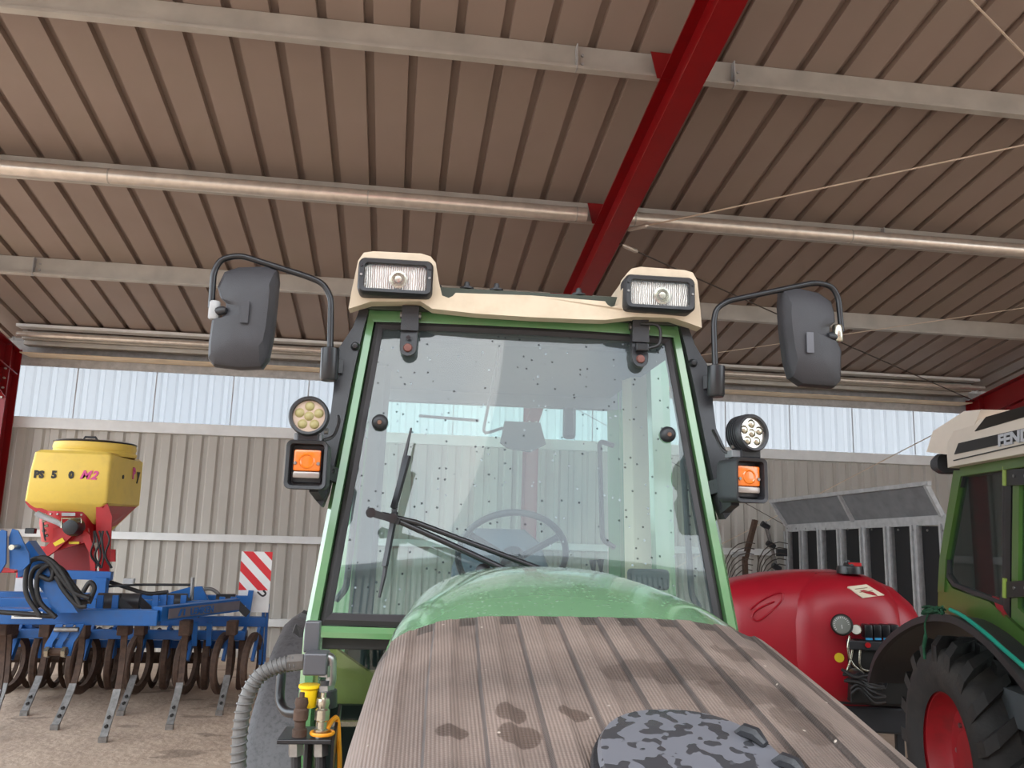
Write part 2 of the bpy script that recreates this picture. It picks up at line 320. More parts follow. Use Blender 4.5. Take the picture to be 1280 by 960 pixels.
def fillet(pts, r=.05, n=5):
    P = [Vector(p) for p in pts]; out = [P[0]]
    for i in range(1, len(P)-1):
        a = (P[i-1]-P[i]); b = (P[i+1]-P[i]); q = min(r, a.length*.45, b.length*.45)
        s, e = P[i]+a.normalized()*q, P[i]+b.normalized()*q
        for k in range(n+1):
            t = k/n; out.append((1-t)**2*s+2*t*(1-t)*P[i]+t*t*e)
    out.append(P[-1]); return out
def add_tube(bm, pts, rad, seg=8, caps=True):
    P = [Vector(p) for p in pts]; rings = []
    R = rad if isinstance(rad, (list, tuple)) else [rad]*len(P)
    nrm = None
    for i, p in enumerate(P):
        d = ((P[min(i+1, len(P)-1)]-P[max(i-1, 0)])).normalized()
        if nrm is None:
            nrm = d.orthogonal().normalized()
        else:
            nrm = (nrm-d*nrm.dot(d)).normalized()
        bn = d.cross(nrm)
        rings.append([bm.verts.new(p+(nrm*math.cos(2*PI*k/seg)+bn*math.sin(2*PI*k/seg))*R[i]) for k in range(seg)])
    for a, b in zip(rings, rings[1:]):
        for k in range(seg): bm.faces.new((a[k], a[(k+1) % seg], b[(k+1) % seg], b[k]))
    if caps: bm.faces.new(rings[0][::-1]); bm.faces.new(rings[-1])
    return bm
def tube(pts, rad, seg=8, caps=True): return add_tube(B(), pts, rad, seg, caps)
def cyl(a, b, r, seg=16): return tube([a, b], r, seg)
def add_cyl(bm, a, b, r, seg=16): return add_tube(bm, [a, b], r, seg)
def add_prism(bm, pts, fn, closed=True):
    """pts 2-D outline; fn(u,v,k) -> 3-D point for side k in (0,1)"""
    a = [bm.verts.new(fn(u, v, 0)) for u, v in pts]; b = [bm.verts.new(fn(u, v, 1)) for u, v in pts]; n = len(pts)
    bm.faces.new(a[::-1]); bm.faces.new(b)
    for i in range(n): bm.faces.new((a[i], a[(i+1) % n], b[(i+1) % n], b[i]))
    return bm
def prism_y(pts, y0, y1): return add_prism(B(), pts, lambda u, v, k: Vector((u, y1 if k else y0, v)))
def prism_x(pts, x0, x1): return add_prism(B(), pts, lambda u, v, k: Vector((x1 if k else x0, u, v)))
def prism_z(pts, z0, z1): return add_prism(B(), pts, lambda u, v, k: Vector((u, v, z1 if k else z0)))
def bevel(bm, off, seg=2, ang=30):
    es = [e for e in bm.edges if len(e.link_faces) == 2 and e.calc_face_angle(0) > math.radians(ang)]
    bmesh.ops.bevel(bm, geom=es, offset=off, segments=seg, affect='EDGES', profile=.5, clamp_overlap=True); return bm
def loft(secs, caps=True, closed=True):
    bm = B(); R = [[bm.verts.new(p) for p in s] for s in secs]; n = len(secs[0])
    for a, b in zip(R, R[1:]):
        for k in range(n if closed else n-1): bm.faces.new((a[k], a[(k+1) % n], b[(k+1) % n], b[k]))
    if caps and closed: bm.faces.new(R[0][::-1]); bm.faces.new(R[-1])
    return bm
def lathe(prof, o=(0, 0, 0), ax=(0, 0, 1), seg=24, bm=None):
    bm = bm or B(); ax = Vector(ax).normalized(); o = Vector(o); u = ax.orthogonal().normalized(); v = ax.cross(u); R = []
    for r, h in prof:
        if r < 1e-6: R.append([bm.verts.new(o+ax*h)])
        else: R.append([bm.verts.new(o+ax*h+(u*math.cos(2*PI*k/seg)+v*math.sin(2*PI*k/seg))*r) for k in range(seg)])
    for a, b in zip(R, R[1:]):
        for k in range(seg):
            if len(a) == 1 and len(b) == 1: continue
            if len(a) == 1: bm.faces.new((a[0], b[(k+1) % seg], b[k]))
            elif len(b) == 1: bm.faces.new((a[k], a[(k+1) % seg], b[0]))
            else: bm.faces.new((a[k], a[(k+1) % seg], b[(k+1) % seg], b[k]))
    return bm
def rrect(w_, h_, r, n=4, cx=0, cz=0):
    out = []
    for qx, qz, a0 in ((w_/2-r, h_/2-r, 0), (-w_/2+r, h_/2-r, 90), (-w_/2+r, -h_/2+r, 180), (w_/2-r, -h_/2+r, 270)):
        for k in range(n+1):
            a = math.radians(a0+90*k/n); out.append((cx+qx+r*math.cos(a), cz+qz+r*math.sin(a)))
    return out
def copy_tree(o, parent=None):
    c = o.copy(); COL.objects.link(c)
    if parent: c.parent = parent
    for ch in [x for x in bpy.data.objects if x.parent == o]: copy_tree(ch, c)
    return c
def text(body, size, m, mtx, parent=None, shear=0, ext=.002, bold=.0, name='lettering', space=1):
    cu = bpy.data.curves.new(name, 'FONT'); cu.body = body; cu.size = size; cu.extrude = ext; cu.offset = bold; cu.shear = shear; cu.resolution_u = 2; cu.space_character = space
    tmp = bpy.data.objects.new(name, cu); COL.objects.link(tmp); dg = bpy.context.evaluated_depsgraph_get(); dg.update()
    me = bpy.data.meshes.new_from_object(tmp.evaluated_get(dg)); bpy.data.objects.remove(tmp)
    me.transform(mtx); me.materials.clear(); me.materials.append(M[m]); o = bpy.data.objects.new(name, me); COL.objects.link(o)
    if parent: o.parent = parent
    return o
def face_mtx(origin, right, up):
    r_ = Vector(right).normalized(); u_ = Vector(up).normalized(); n_ = r_.cross(u_)
    return Matrix(((r_.x, u_.x, n_.x, origin[0]), (r_.y, u_.y, n_.y, origin[1]), (r_.z, u_.z, n_.z, origin[2]), (0, 0, 0, 1)))

# ================================================================== SETTING
DW = 12.0                                    # rear wall
SL = .1846                                   # roof slope
def roof(Y): return 4.25+SL*(DW-Y)
XL, XR, YF = -6.62, 16.5, -.6

bm = B(); add_box(bm, -60, 60, -60, 40, -.3, 0); o = obj('floor', bm, 'ground'); o['kind'] = 'structure'

# --- roof: sheets one metre wide with three pressed ribs each, shared mesh
ceiling = setting('ceiling')
def roof_sheet():
    bm = B(); t = .0
    prof = []
    for k in range(3):
        x = k*.3333
        prof += [(x, 0), (x+.262, 0), (x+.268, .055), (x+.327, .055)]
    prof.append((1.0, 0))
    y0, y1 = YF, DW+.25
    lo = [(bm.verts.new((x, y0, roof(y0)+z)), bm.verts.new((x, y1, roof(y1)+z))) for x, z in prof]
    hi = [(bm.verts.new((x, y0, roof(y0)+z+.012)), bm.verts.new((x, y1, roof(y1)+z+.012))) for x, z in prof]
    for S in (lo, hi):
        for a, b in zip(S, S[1:]): bm.faces.new((a[0], b[0], b[1], a[1]))
    for i in (0, -1): bm.faces.new((lo[i][0], lo[i][1], hi[i][1], hi[i][0]))
    for j in (0, 1):
        for a, b, c, d in zip(lo, lo[1:], hi[1:], hi): bm.faces.new((a[j], b[j], c[j], d[j]))
    return bm
x = XL-.05; first = None; i = 0
while x < XR:
    if first is None: first = obj('roof_panel', roof_sheet(), 'roofsheet', ceiling, loc=(x, 0, 0))
    else: c = first.copy(); c.location = (x, 0, 0); c.parent = ceiling; COL.objects.link(c)
    x += 1.0

def purlin(Y, h=.22, name='purlin', x0=XL, x1=XR):
    """cold-rolled C section, open towards the open side; web, top flange, bottom flange with lip"""
    zt = roof(Y)-.004; pts = [(0, 0), (.065, 0), (.065, -.018), (.062, -.018), (.062, -.003), (.003, -.003), (.003, -h+.003), (-.062, -h+.003), (-.062, -h+.018), (-.065, -h+.018), (-.065, -h), (0, -h)]
    pts = [(0, 0), (.065, 0), (.065, -.004), (.004, -.004), (.004, -h+.01), (-.0, -h+.01), (-.05, -h+.004), (-.05, -h+.022), (-.054, -h+.022), (-.054, -h), (0, -h)]
    o = obj(name, prism_x([(Y+u, zt+v-SL*u) for u, v in pts], x0, x1), 'galv', ceiling); return o
for Y in (.75, 1.8, 3.55, 5.55, 7.6, 9.56): purlin(Y)
# sleeve joints with bolts on the purlins
for (Y, X) in ((5.55, 1.17), (5.55, 2.4), (9.56, -4.15), (7.6, 4.9)):
    bm = B(); zt = roof(Y)-.02; add_box(bm, X-.004, X+.004, Y-.062, Y-.001, zt-.205, zt)
    for dz in (-.06, -.13): add_cyl(bm, (X+.05, Y-.012, zt+dz), (X+.05, Y, zt+dz), .012, 8)
    obj('purlin_joint', bm, 'galvdark', ceiling)

# --- rear wall
wr = setting('wall_rear')
Z_RAIL, Z_MID, Z_TOP = 1.61, 3.03, 4.12
def clad(z0, z1, x1, n, pitch, depth, th):
    bm = B(); prof = []
    for k in range(n):
        x = k*pitch
        prof += [(x, 0), (x+pitch*.5, 0), (x+pitch*.62, depth), (x+pitch*.88, depth)]
    prof.append((n*pitch, 0))
    a = [(bm.verts.new((x, y, z0)), bm.verts.new((x, y, z1))) for x, y in prof]; b = [(bm.verts.new((x, y+th, z0)), bm.verts.new((x, y+th, z1))) for x, y in prof]
    for S in (a, b):
        for p, q in zip(S, S[1:]): bm.faces.new((p[0], q[0], q[1], p[1]))
    for p, q in ((a[0], b[0]), (a[-1], b[-1])): bm.faces.new((p[0], p[1], q[1], q[0]))
    for j in (0, 1):
        for p, q, c, d in zip(a, a[1:], b[1:], b): bm.faces.new((p[j], q[j], c[j], d[j]))
    return bm
def clad_wall(name, m, z0, z1, th=.002, xs=XL, xe=XR, n=5, pitch=.21, dep=.035):
    f = None; x = xs
    while x < xe:
        if f is None: f = obj(name, clad(z0, z1, 0, n, pitch, dep, th), m, wr, loc=(x, DW, 0))
        else: c = f.copy(); c.location = (x, DW, 0); c.parent = wr; COL.objects.link(c)
        x += n*pitch
clad_wall('wall_panel', 'cladding', 0, Z_MID)
clad_wall('translucent_panel', 'translucent', Z_MID, roof(DW)+.02, .0015)
jt = None; x = XL
while x < XR:                                # overlap seams of the translucent sheets
    if jt is None: jt = obj('sheet_seam', box(-.008, .008, DW-.004, DW, Z_MID+.12, 3.87), mat('grey_sealing_strip', (176, 180, 186), .5), wr, loc=(x+.05, 0, 0))
    else: c = jt.copy(); c.location = (x+.05, 0, 0); c.parent = wr; COL.objects.link(c)
    x += 1.05
# right gable wall; the left end of the shed stands open
for nm, X in (('wall_right', XR),):
    s = setting(nm); y = YF
    f = None
    while y < DW:
        if f is None:
            bm = clad(0, 4.2, 0, 5, .21, .035, .002); bmesh.ops.rotate(bm, verts=bm.verts, cent=(0, 0, 0), matrix=Matrix.Rotation(PI/2, 3, 'Z'))
            f = obj('wall_panel', bm, 'cladding', s, loc=(X, y, 0))
        else: c = f.copy(); c.location = (X, y, 0); c.parent = s; COL.objects.link(c)
        y += 1.05
    obj('gable_panel', prism_x([(YF, 4.2), (DW, 4.2), (DW, roof(DW)), (YF, roof(YF))], X-.01, X+.01), 'cladding', s)

# girts of the rear wall
def girt(name, z0, z1, y0=DW-.075, m='galvplate', x0=XL, x1=XR): return obj(name, box(x0, x1, y0, DW-.003, z0, z1, .006), m, wr)
girt('girt', Z_RAIL-.07, Z_RAIL+.03); girt('girt', Z_MID-.03, Z_MID+.12)
girt('girt', .42, .52)
# eaves: plate, tube and C purlins stacked
eb = B(); add_box(eb, -5.1, 8.9, 11.42, 11.60, roof(11.5)-.05, roof(11.5)-.012); obj('eaves_purlin', eb, 'galvplate', ceiling)
obj('eaves_purlin', box(-5.1, 8.9, 11.70, 11.86, 4.10, 4.17, .01), 'galv', ceiling)
obj('eaves_purlin', box(-5.1, 8.9, 11.62, 11.68, 4.16, 4.28, .01), 'galv', ceiling)
obj('eaves_gutter_strip', box(-5.1, 8.9, 11.62, 11.96, 3.975, 3.985), mat('warm_timber_lath', (225, 200, 165), .6), ceiling)
obj('eaves_board', box(XL, XR, 11.965, 11.985, 3.86, 4.20), 'galvdark', wr)

# --- steel frames
def i_beam(a, b, h, wd, up, tf=.016, tw=.010):
    a, b = Vector(a), Vector(b); d = (b-a).normalized(); s = d.cross(Vector(up)).normalized(); u = s.cross(d).normalized()
    pts = [(-wd/2, 0), (wd/2, 0), (wd/2, -tf), (tw/2, -tf), (tw/2, -h+tf), (wd/2, -h+tf), (wd/2, -h), (-wd/2, -h), (-wd/2, -h+tf), (-tw/2, -h+tf), (-tw/2, -tf), (-wd/2, -tf)]
    return add_prism(B(), pts, lambda p, q, k: (b if k else a)+s*p+u*q)
frames = []
for X, lab in ((1.9, 'red steel roof frame crossing above the middle tractor cab'), (-5.27, 'red steel frame at the left end beside the yellow hopper'), (9.07, 'red steel frame at the right behind the cream tractor roof')):
    fr = thing('steel_frame', lab, 'steel frame', (X, DW, 0), 0, 'red steel frames of the shed')
    T = Matrix.Translation((-X, -DW, 0))
    def fobj(n, bm, mm='redsteel', **k):
        bmesh.ops.transform(bm, matrix=T, verts=bm.verts); return obj(n, bm, mm, fr, **k)
    rz0 = lambda Y: roof(Y)-.025
    fobj('rafter', i_beam((X, YF, rz0(YF)-.23+.02), (X, 11.9, rz0(11.9)-.23+.02), .34, .18, (0, 0, 1)))
    # haunch at the eaves
    fobj('haunch', prism_x([(11.6, rz0(11.6)-.5), (11.6, rz0(11.6)-.95), (9.9, rz0(9.9)-.55), (9.9, rz0(9.9)-.5)], X-.006, X+.006))
    fobj('haunch_flange', bar((X, 11.6, rz0(11.6)-.95), (X, 9.9, rz0(9.9)-.56), .18, .014))
    cb = B(); h = .3
    for (x0, x1, y0, y1) in ((X-.09, X+.09, 11.88, 11.895), (X-.09, X+.09, 11.58, 11.595), (X-.006, X+.006, 11.59, 11.885)): add_box(cb, x0, x1, y0, y1, 0, rz0(11.8)-.2)
    fobj('column', cb)
    fobj('base_plate', box(X-.15, X+.15, 11.5, 11.94, .0, .02))
    for Y in (1.8, 3.55, 5.55, 7.6, 9.56): fobj('purlin_cleat', prism_y([(X-.17, roof(Y)-.03), (X+.1, roof(Y)-.03), (X+.1, roof(Y)-.24), (X-.12, roof(Y)-.24)], Y-.075, Y-.068))
    fb = B()
    for s in (-1, 1):
        for k in range(4): add_cyl(fb, (X+s*.05, 11.55, 3.35+k*.13), (X+s*.05, 11.58, 3.35+k*.13), .014, 8)
    fobj('bolts', fb, 'galv')
    frames.append(fr)

# --- struts and cables
for a, b, lab in ((-5.08, 1.70, 'bright round strut tube left of the red rafter'), (2.08, 8.86, 'bright round strut tube right of the red rafter')):
    t = thing('strut_tube', lab, 'steel tube', ((a+b)/2, 7.44, 4.87), 0, 'strut tubes under the roof'); L_ = (b-a)/2
    obj('pipe', cyl((-L_, 0, 0), (L_, 0, 0), .068, 20), 'galvtube', t, smooth=40)
    for f_ in (-.97, -.3, .38, .97): obj('pipe_collar', cyl((f_*L_-.006, 0, 0), (f_*L_+.006, 0, 0), .0715, 20), 'galv', t, smooth=40)
for a, b, lab in ((-5.1, 1.85, 'thin round tube under the left eaves'), (1.95, 9.0, 'thin round tube under the right eaves')):
    tag(obj('strut_tube', cyl((a, 11.48, 4.2), (b, 11.48, 4.2), .035, 12), 'galvtube', smooth=40), lab, 'steel tube', 'strut tubes under the roof')
def cable(a, b, lab, m='cable', r=.008, buckle=True):
    a, b = Vector(a), Vector(b); mid = (a+b)/2
    t = thing('bracing_cable', lab, 'cable', tuple(a), 0, 'bracing cables of the shed'); b2 = b-a
    obj('wire_rope', tube([Vector((0, 0, 0)), b2*.5+Vector((0, 0, -.01)), b2], r, 6), m, t)
    if buckle:
        d = b2.normalized(); obj('turnbuckle', tube([d*.10, d*.13, d*.30, d*.33], [.006, .022, .022, .006], 8), 'galvtube', t)
Zr = lambda Y: roof(Y)-.3
p = at(1280, 172, 5.0)
cable((2.0, 7.45, 4.72), (8.95, 3.3, Zr(3.3)), 'pale bracing cable running up right from the red rafter', 'cable')
cable((2.02, 7.55, 4.66), (8.95, 11.65, 4.02), 'dark bracing cable running down right to the rear corner', 'cabledark')
cable((8.95, 7.5, Zr(7.5)), (2.0, 11.6, 4.0), 'thin bracing cable passing behind the right tractor mirror', 'cable', .005)
cable((2.0, 3.55, Zr(3.55)), (8.95, 7.4, Zr(7.4)), 'pale bracing cable crossing the upper right roof corner', 'cable')
cable((8.95, 11.5, 3.86), (2.0, 11.5, .35), 'bracing cable slanting down across the right rear wall', 'cable')
cable((2.0, 11.42, 3.8), (8.95, 11.42, .35), 'bracing cable half hidden behind the right work lamp', 'cabledark', .005)
cable((-5.46, 11.4, 3.7), (-5.46, 5.5, .5), 'bracing cable at the open left end of the shed', 'cable')

# ================================================================== MAIN TRACTOR
PSI = math.radians(-2.18)
TR = thing('tractor', 'green tractor with cream roof visor and brown dusty hood, in the foreground', 'tractor', (.47, 3.0, 0), PSI)
TM = Matrix.Translation((.47, 3.0, 0)) @ Matrix.Rotation(PSI, 4, 'Z'); TI = TM.inverted()
_ey = (TM.to_3x3() @ Vector((0, 1, 0)))
def L(px, py, y):
    """photo pixel -> tractor-local point at local depth y"""
    p0 = TM @ Vector((0, y, 0)); v = ray(px, py); t = (p0-EYE).dot(_ey)/v.dot(_ey); return TI @ (EYE+v*t)
def part(n, bm, m, parent=None, **k): return obj(n, bm, m, parent or TR, **k)

# --- hood
def zc(y):
    K = [(-2.35, 1.30), (-2.2, 1.385), (-2.0, 1.455), (-1.75, 1.525), (-1.17, 1.655), (-.95, 1.705), (-.75, 1.731), (-.5, 1.735), (-.2, 1.70)]
    if y <= K[0][0]: return K[0][1]
    for (a, za), (b, zb) in zip(K, K[1:]):
        if y <= b: return za+(zb-za)*(y-a)/(b-a)
    return K[-1][1]
def Wh(y):
    K = [(-2.35, .40), (-2.2, .455), (-1.9, .485), (-1.5, .475), (-1.17, .455), (-.75, .43), (-.2, .40)]
    if y <= K[0][0]: return K[0][1]
    for (a, za), (b, zb) in zip(K, K[1:]):
        if y <= b: return za+(zb-za)*(y-a)/(b-a)
    return K[-1][1]
def drop(u, p=2.6): return .25*(1-(1-min(1, abs(u))**p)**(1/p))
def hood_pt(x, y):
    p = 2.6+1.5*max(0, min(1, (-.75-y)/.45))
    return Vector((x, y, zc(y)-drop(x/Wh(y), p)))
bm = B(); N1 = 40
ys = [-2.35, -2.3, -2.2, -2.1, -2.0, -1.9, -1.75, -1.5, -1.3, -1.17, -1.06, -.95, -.85, -.75, -.6, -.5, -.35, -.2]
rows = []
for y in ys:
    W = Wh(y); row = [bm.verts.new((-W-.01, y, zc(y)-.85)), bm.verts.new((-W-.005, y, zc(y)-.45))]
    for k in range(N1+1):
        a = PI*k/N1; c = -math.cos(a); u = math.copysign(abs(c)**.75, c); u = max(-1, min(1, u))
        row.append(bm.verts.new(hood_pt(u*W, y)))
    row += [bm.verts.new((W+.005, y, zc(y)-.45)), bm.verts.new((W+.01, y, zc(y)-.85))]; rows.append(row)
for a, b in zip(rows, rows[1:]):
    for k in range(len(a)-1): bm.faces.new((a[k], a[k+1], b[k+1], b[k]))
bm.faces.new(rows[0][::-1]); bm.faces.new(rows[-1])
hood = part('hood', bm, 'wetgreen', smooth=40)
# ribbed dusty mesh cover lying over the front of the hood: raised bands and grooves
bm = B(); PIT = .0905
def rib_h(x):
    q = ((x-.02) % PIT)
    if q < .006: return q/.006*.009
    if q < .042: return .009
    if q < .056: return .009*(1-(q-.042)/.014)
    return 0
xs = []
for k in range(-6, 7):
    for q in (0, .003, .006, .024, .042, .056, .073):
        xs.append(k*PIT+.02+q)
ysb = [-2.335, -2.28, -2.2, -2.1, -2.0, -1.9, -1.8, -1.7, -1.6, -1.5, -1.4, -1.3, -1.22, -1.195, -1.185, -1.17]
WM = .475
cols = sorted([x for x in xs if abs(x) < .93*WM]+[sg*WM*f for sg in (-1, 1) for f in (.945, .965, .98, .99, .996, 1)])
rows = []
for y in ysb:
    W = Wh(y); row = []
    for x in cols:
        u = x/WM*W; fade = min(1, max(0, (-1.18-y)/.012))*min(1, max(0, (y+2.3)/.06))
        hh = .0045+(rib_h(x)*fade if abs(x) < .93*WM else 0)
        p = hood_pt(u, y); e = .002*W
        d_ = hood_pt(min(W, u+e), y)-hood_pt(max(-W, u-e), y); nn = Vector((-d_.z, 0, d_.x)).normalized()
        if abs(x) >= .999*WM: nn = Vector((math.copysign(1, x), 0, 0))
        row.append(bm.verts.new(p+nn*hh))
    row = [bm.verts.new((-W-.014, y, zc(y)-.60)), bm.verts.new((-W-.0085, y, zc(y)-.30))]+row+[bm.verts.new((W+.0085, y, zc(y)-.30)), bm.verts.new((W+.014, y, zc(y)-.60))]
    rows.append(row)
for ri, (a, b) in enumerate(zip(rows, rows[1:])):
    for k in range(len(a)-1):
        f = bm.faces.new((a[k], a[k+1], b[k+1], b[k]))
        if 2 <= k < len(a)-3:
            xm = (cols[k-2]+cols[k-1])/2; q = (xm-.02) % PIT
            if q < .006 or (ri >= 12 and q > .05): f.material_index = 1  # left rib flanks and groove ends take the darker mesh
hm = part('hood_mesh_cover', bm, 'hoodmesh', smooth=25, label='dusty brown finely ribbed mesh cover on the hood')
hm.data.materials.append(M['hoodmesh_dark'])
# oval cover near the nose
cy0 = -1.845
def oval(rx, ry, h, n=40):
    out = []
    for k in range(n):
        a = 2*PI*k/n; c, s = math.cos(a), math.sin(a); x = math.copysign(abs(c)**.85, c)*rx+.035; y = cy0+math.copysign(abs(s)**.85, s)*ry
        p = hood_pt(x, y); out.append(p+Vector((0, -.15*h, h)))
    return out
bm = loft([oval(.125, .165, .004), oval(.137, .178, .022), oval(.132, .173, .030), oval(.105, .14, .033), oval(.05, .06, .034)])
cov = part('oval_cover', bm, 'wetcover', smooth=50, label='oval black plastic cover wet with rain')
for (x, y) in ((.125, -1.775), (.150, -1.85)):
    p = hood_pt(x+.01, y)+Vector((0, 0, .036)); obj('hinge_knuckle', tube([p+Vector((-.012, .02, 0)), p+Vector((-.004, .008, .008)), p+Vector((.006, -.008, .006)), p+Vector((.014, -.022, -.004))], [.007, .011, .011, .006], 8), 'black', cov, smooth=40)
obj('cover_rim', tube([hood_pt(.035+.14*math.cos(a), cy0+.184*math.sin(a))+Vector((0, 0, .012)) for a in [2*PI*k/40 for k in range(41)]], .009, 6), 'black', cov, smooth=40)
# hood nose grille
part('nose_grille', loft([[Vector((x, -2.36, z)) for x, z in rrect(.62, .55, .08, 4, 0, .95)], [Vector((x, -2.40, z)) for x, z in rrect(.56, .5, .08, 4, 0, .95)]]), 'black')
# front axle / chassis / wheels (mostly outside the frame)
part('chassis', box(-.2, .2, -2.1, 1.6, .5, .9, .03), 'black')
part('front_axle', box(-.62, .62, -1.85, -1.65, .42, .56, .03), 'black')

def wheel(R, wd, rimr, lugs, name, x, y, side, parent, lugh=.04, flip=1):
    """axis along x"""
    wt = bpy.data.objects.new(name, None); COL.objects.link(wt); wt.parent = parent; wt.location = (x, y, R)
    h = wd/2; tr = R-lugh
    prof = [(rimr, -h*.78), (rimr+.03, -h*.88), ((rimr+tr)/2, -h*1.02), (tr-.05, -h*.95), (tr-.012, -h*.82), (tr, -h*.5), (tr+.006, 0), (tr, h*.5), (tr-.012, h*.82), (tr-.05, h*.95), ((rimr+tr)/2, h*1.02), (rimr+.03, h*.88), (rimr, h*.78)]
    obj('tyre', lathe(prof, ax=(1, 0, 0), seg=64), 'tyre', wt, smooth=50)
    for s in (-1, 1):
        f = None
        for k in range(lugs):
            if f is None:
                bm = B(); secs = []
                for i in range(5):
                    t = i/4; xx = s*(h*.98-t*h*1.05); ang = flip*(.0+t*.26); lw = .036+.012*(1-t); rr = R if i else R-.05
                    r0 = tr-.03 if i else tr-.12
                    c = []
                    for (dr, da) in ((0, -lw), (1, -lw*.8), (1, lw*.8), (0, lw)):
                        r_ = rr if dr else r0; an = ang+da/R; c.append(Vector((xx, -math.sin(an)*r_, math.cos(an)*r_)))
                    secs.append(c)
                f = obj('tread_lug', loft(secs), 'tyre', wt); g = f
            else: g = f.copy(); COL.objects.link(g)
            g.rotation_euler = (2*PI*(k+(.5 if s > 0 else 0))/lugs, 0, 0)
    q = side
    obj('rim', lathe([(rimr+.012, q*h*.80), (rimr+.02, q*h*.74), (rimr-.005, q*h*.70), (rimr-.03, q*h*.3), (rimr-.07, q*h*.12), (rimr*.45, q*h*.05), (rimr*.42, q*h*.25), (0, q*h*.27)], ax=(1, 0, 0), seg=48), 'rim', wt, smooth=35)
    obj('rim', lathe([(rimr+.012, -q*h*.80), (rimr-.02, -q*h*.6), (rimr-.03, q*h*.1)], ax=(1, 0, 0), seg=48), 'rim', wt, smooth=35)
    bm = B()
    for k in range(8):
        a = 2*PI*k/8; add_cyl(bm, (q*h*.05, math.sin(a)*rimr*.6, math.cos(a)*rimr*.6), (q*h*.14, math.sin(a)*rimr*.6, math.cos(a)*rimr*.6), .014, 8)
    obj('wheel_nuts', bm, 'steel', wt)
    return wt
for s in (-1, 1):
    wheel(.55, .34, .3, 18, 'front_wheel', s*.75, -1.75, s, TR)
    wheel(.72, .30, .42, 20, 'rear_wheel', s*.80, 1.05, s, TR)

# --- cab shell
GZ0, GZ1 = 1.50, 2.60
def gy(z): return -.16+.27*(z-1.53)/1.06
def hwid(z): return .688-(.688-.585)*(z-1.53)/(2.60-1.53)       # outer edge of the rubber seal
def cab_pt(x, z, off=0):
    """point on the windshield surface (slightly bowed forward)"""
    return Vector((x, gy(z)+off-.045*(1-(x/.66)**2), z))
# glass
bm = B(); nx, nz_ = 12, 10; g = []
for j in range(nz_+1):
    z = 1.52+(2.60-1.52)*j/nz_; W = hwid(z)-.02
    g.append([bm.verts.new(cab_pt(-W+2*W*i/nx, z)) for i in range(nx+1)])
for a, b in zip(g, g[1:]):
    for k in range(nx): bm.faces.new((a[k], a[k+1], b[k+1], b[k]))
part('windshield', bm, 'windshield', smooth=60, label='rain-spotted windshield')
def frame_strip(name, w_out, w_in, z0o, z1o, z0i, z1i, off, th, m):
    """closed picture-frame strip following the windshield"""
    def ring(wadd, za, zb, o):
        pts = []
        for x0, z_0, x1, z_1, n in ((-1, za, 1, za, 10), (1, za, 1, zb, 8), (1, zb, -1, zb, 10), (-1, zb, -1, za, 8)):
            for k in range(n):
                t = k/n; z = z_0+(z_1-z_0)*t; sx = x0+(x1-x0)*t; pts.append(cab_pt(sx*(hwid(z)+wadd), z, o))
        return pts
    R = [ring(w_out, z0o, z1o, off), ring((w_out+w_in)/2, (z0o+z0i)/2, (z1o+z1i)/2, off-th), ring(w_in, z0i, z1i, off)]
    bm = B(); V = [[bm.verts.new(p) for p in r_] for r_ in R]; n = len(V[0])
    for a, b in ((0, 1), (1, 2)):
        for k in range(n): bm.faces.new((V[a][k], V[a][(k+1) % n], V[b][(k+1) % n], V[b][k]))
    back = [[bm.verts.new(p+Vector((0, .03, 0))) for p in (R[0], R[2])[q]] for q in (0, 1)]
    for k in range(n):
        bm.faces.new((back[0][k], back[0][(k+1) % n], V[0][(k+1) % n], V[0][k])); bm.faces.new((back[1][k], back[1][(k+1) % n], V[2][(k+1) % n], V[2][k]))
        bm.faces.new((back[0][k], back[0][(k+1) % n], back[1][(k+1) % n], back[1][k]))
    return part(name, bm, m, smooth=40)
frame_strip('windshield_seal', .0, -.032, 1.515, 2.615, 1.552, 2.585, -.004, .014, 'rubber')
# green pillars, top beam, lower beam
for s in (-1, 1):
    secs = []
    for z in (0.95, 1.2, 1.49, 1.8, 2.1, 2.4, 2.66):
        wi = hwid(z)+.001 if z >= 1.45 else .689; wo = wi+.045 if z >= 1.45 else .74
        y = gy(z) if z > 1.4 else gy(1.49)
        yb = cab_pt(.66, z).y if z > 1.4 else cab_pt(.66, 1.49).y
        secs.append([Vector((s*wi, yb+.02, z)), Vector((s*(wi+.006), yb-.022, z)), Vector((s*(wi+.03), yb-.03, z)), Vector((s*wo, yb-.008, z)), Vector((s*(wo+.005), yb+.06, z)), Vector((s*wi, yb+.07, z))])
    part('front_pillar', loft(secs), 'green', smooth=30)
def beam(name, z0, z1, m, wadd=.02, proud=.02):
    secs = []
    for k in range(13):
        x = -1+2*k/12
        secs.append([cab_pt(x*(hwid(z0)+wadd), z0, .03), cab_pt(x*(hwid(z0)+wadd), z0, -proud*.7), cab_pt(x*(hwid((z0+z1)/2)+wadd), (z0+z1)/2, -proud), cab_pt(x*(hwid(z1)+wadd), z1, -proud*.6), cab_pt(x*(hwid(z1)+wadd), z1, .05)])
    return part(name, loft(secs), m, smooth=30)
beam('top_beam', 2.613, 2.665, 'green'); beam('lower_beam', 1.478, 1.513, 'green')
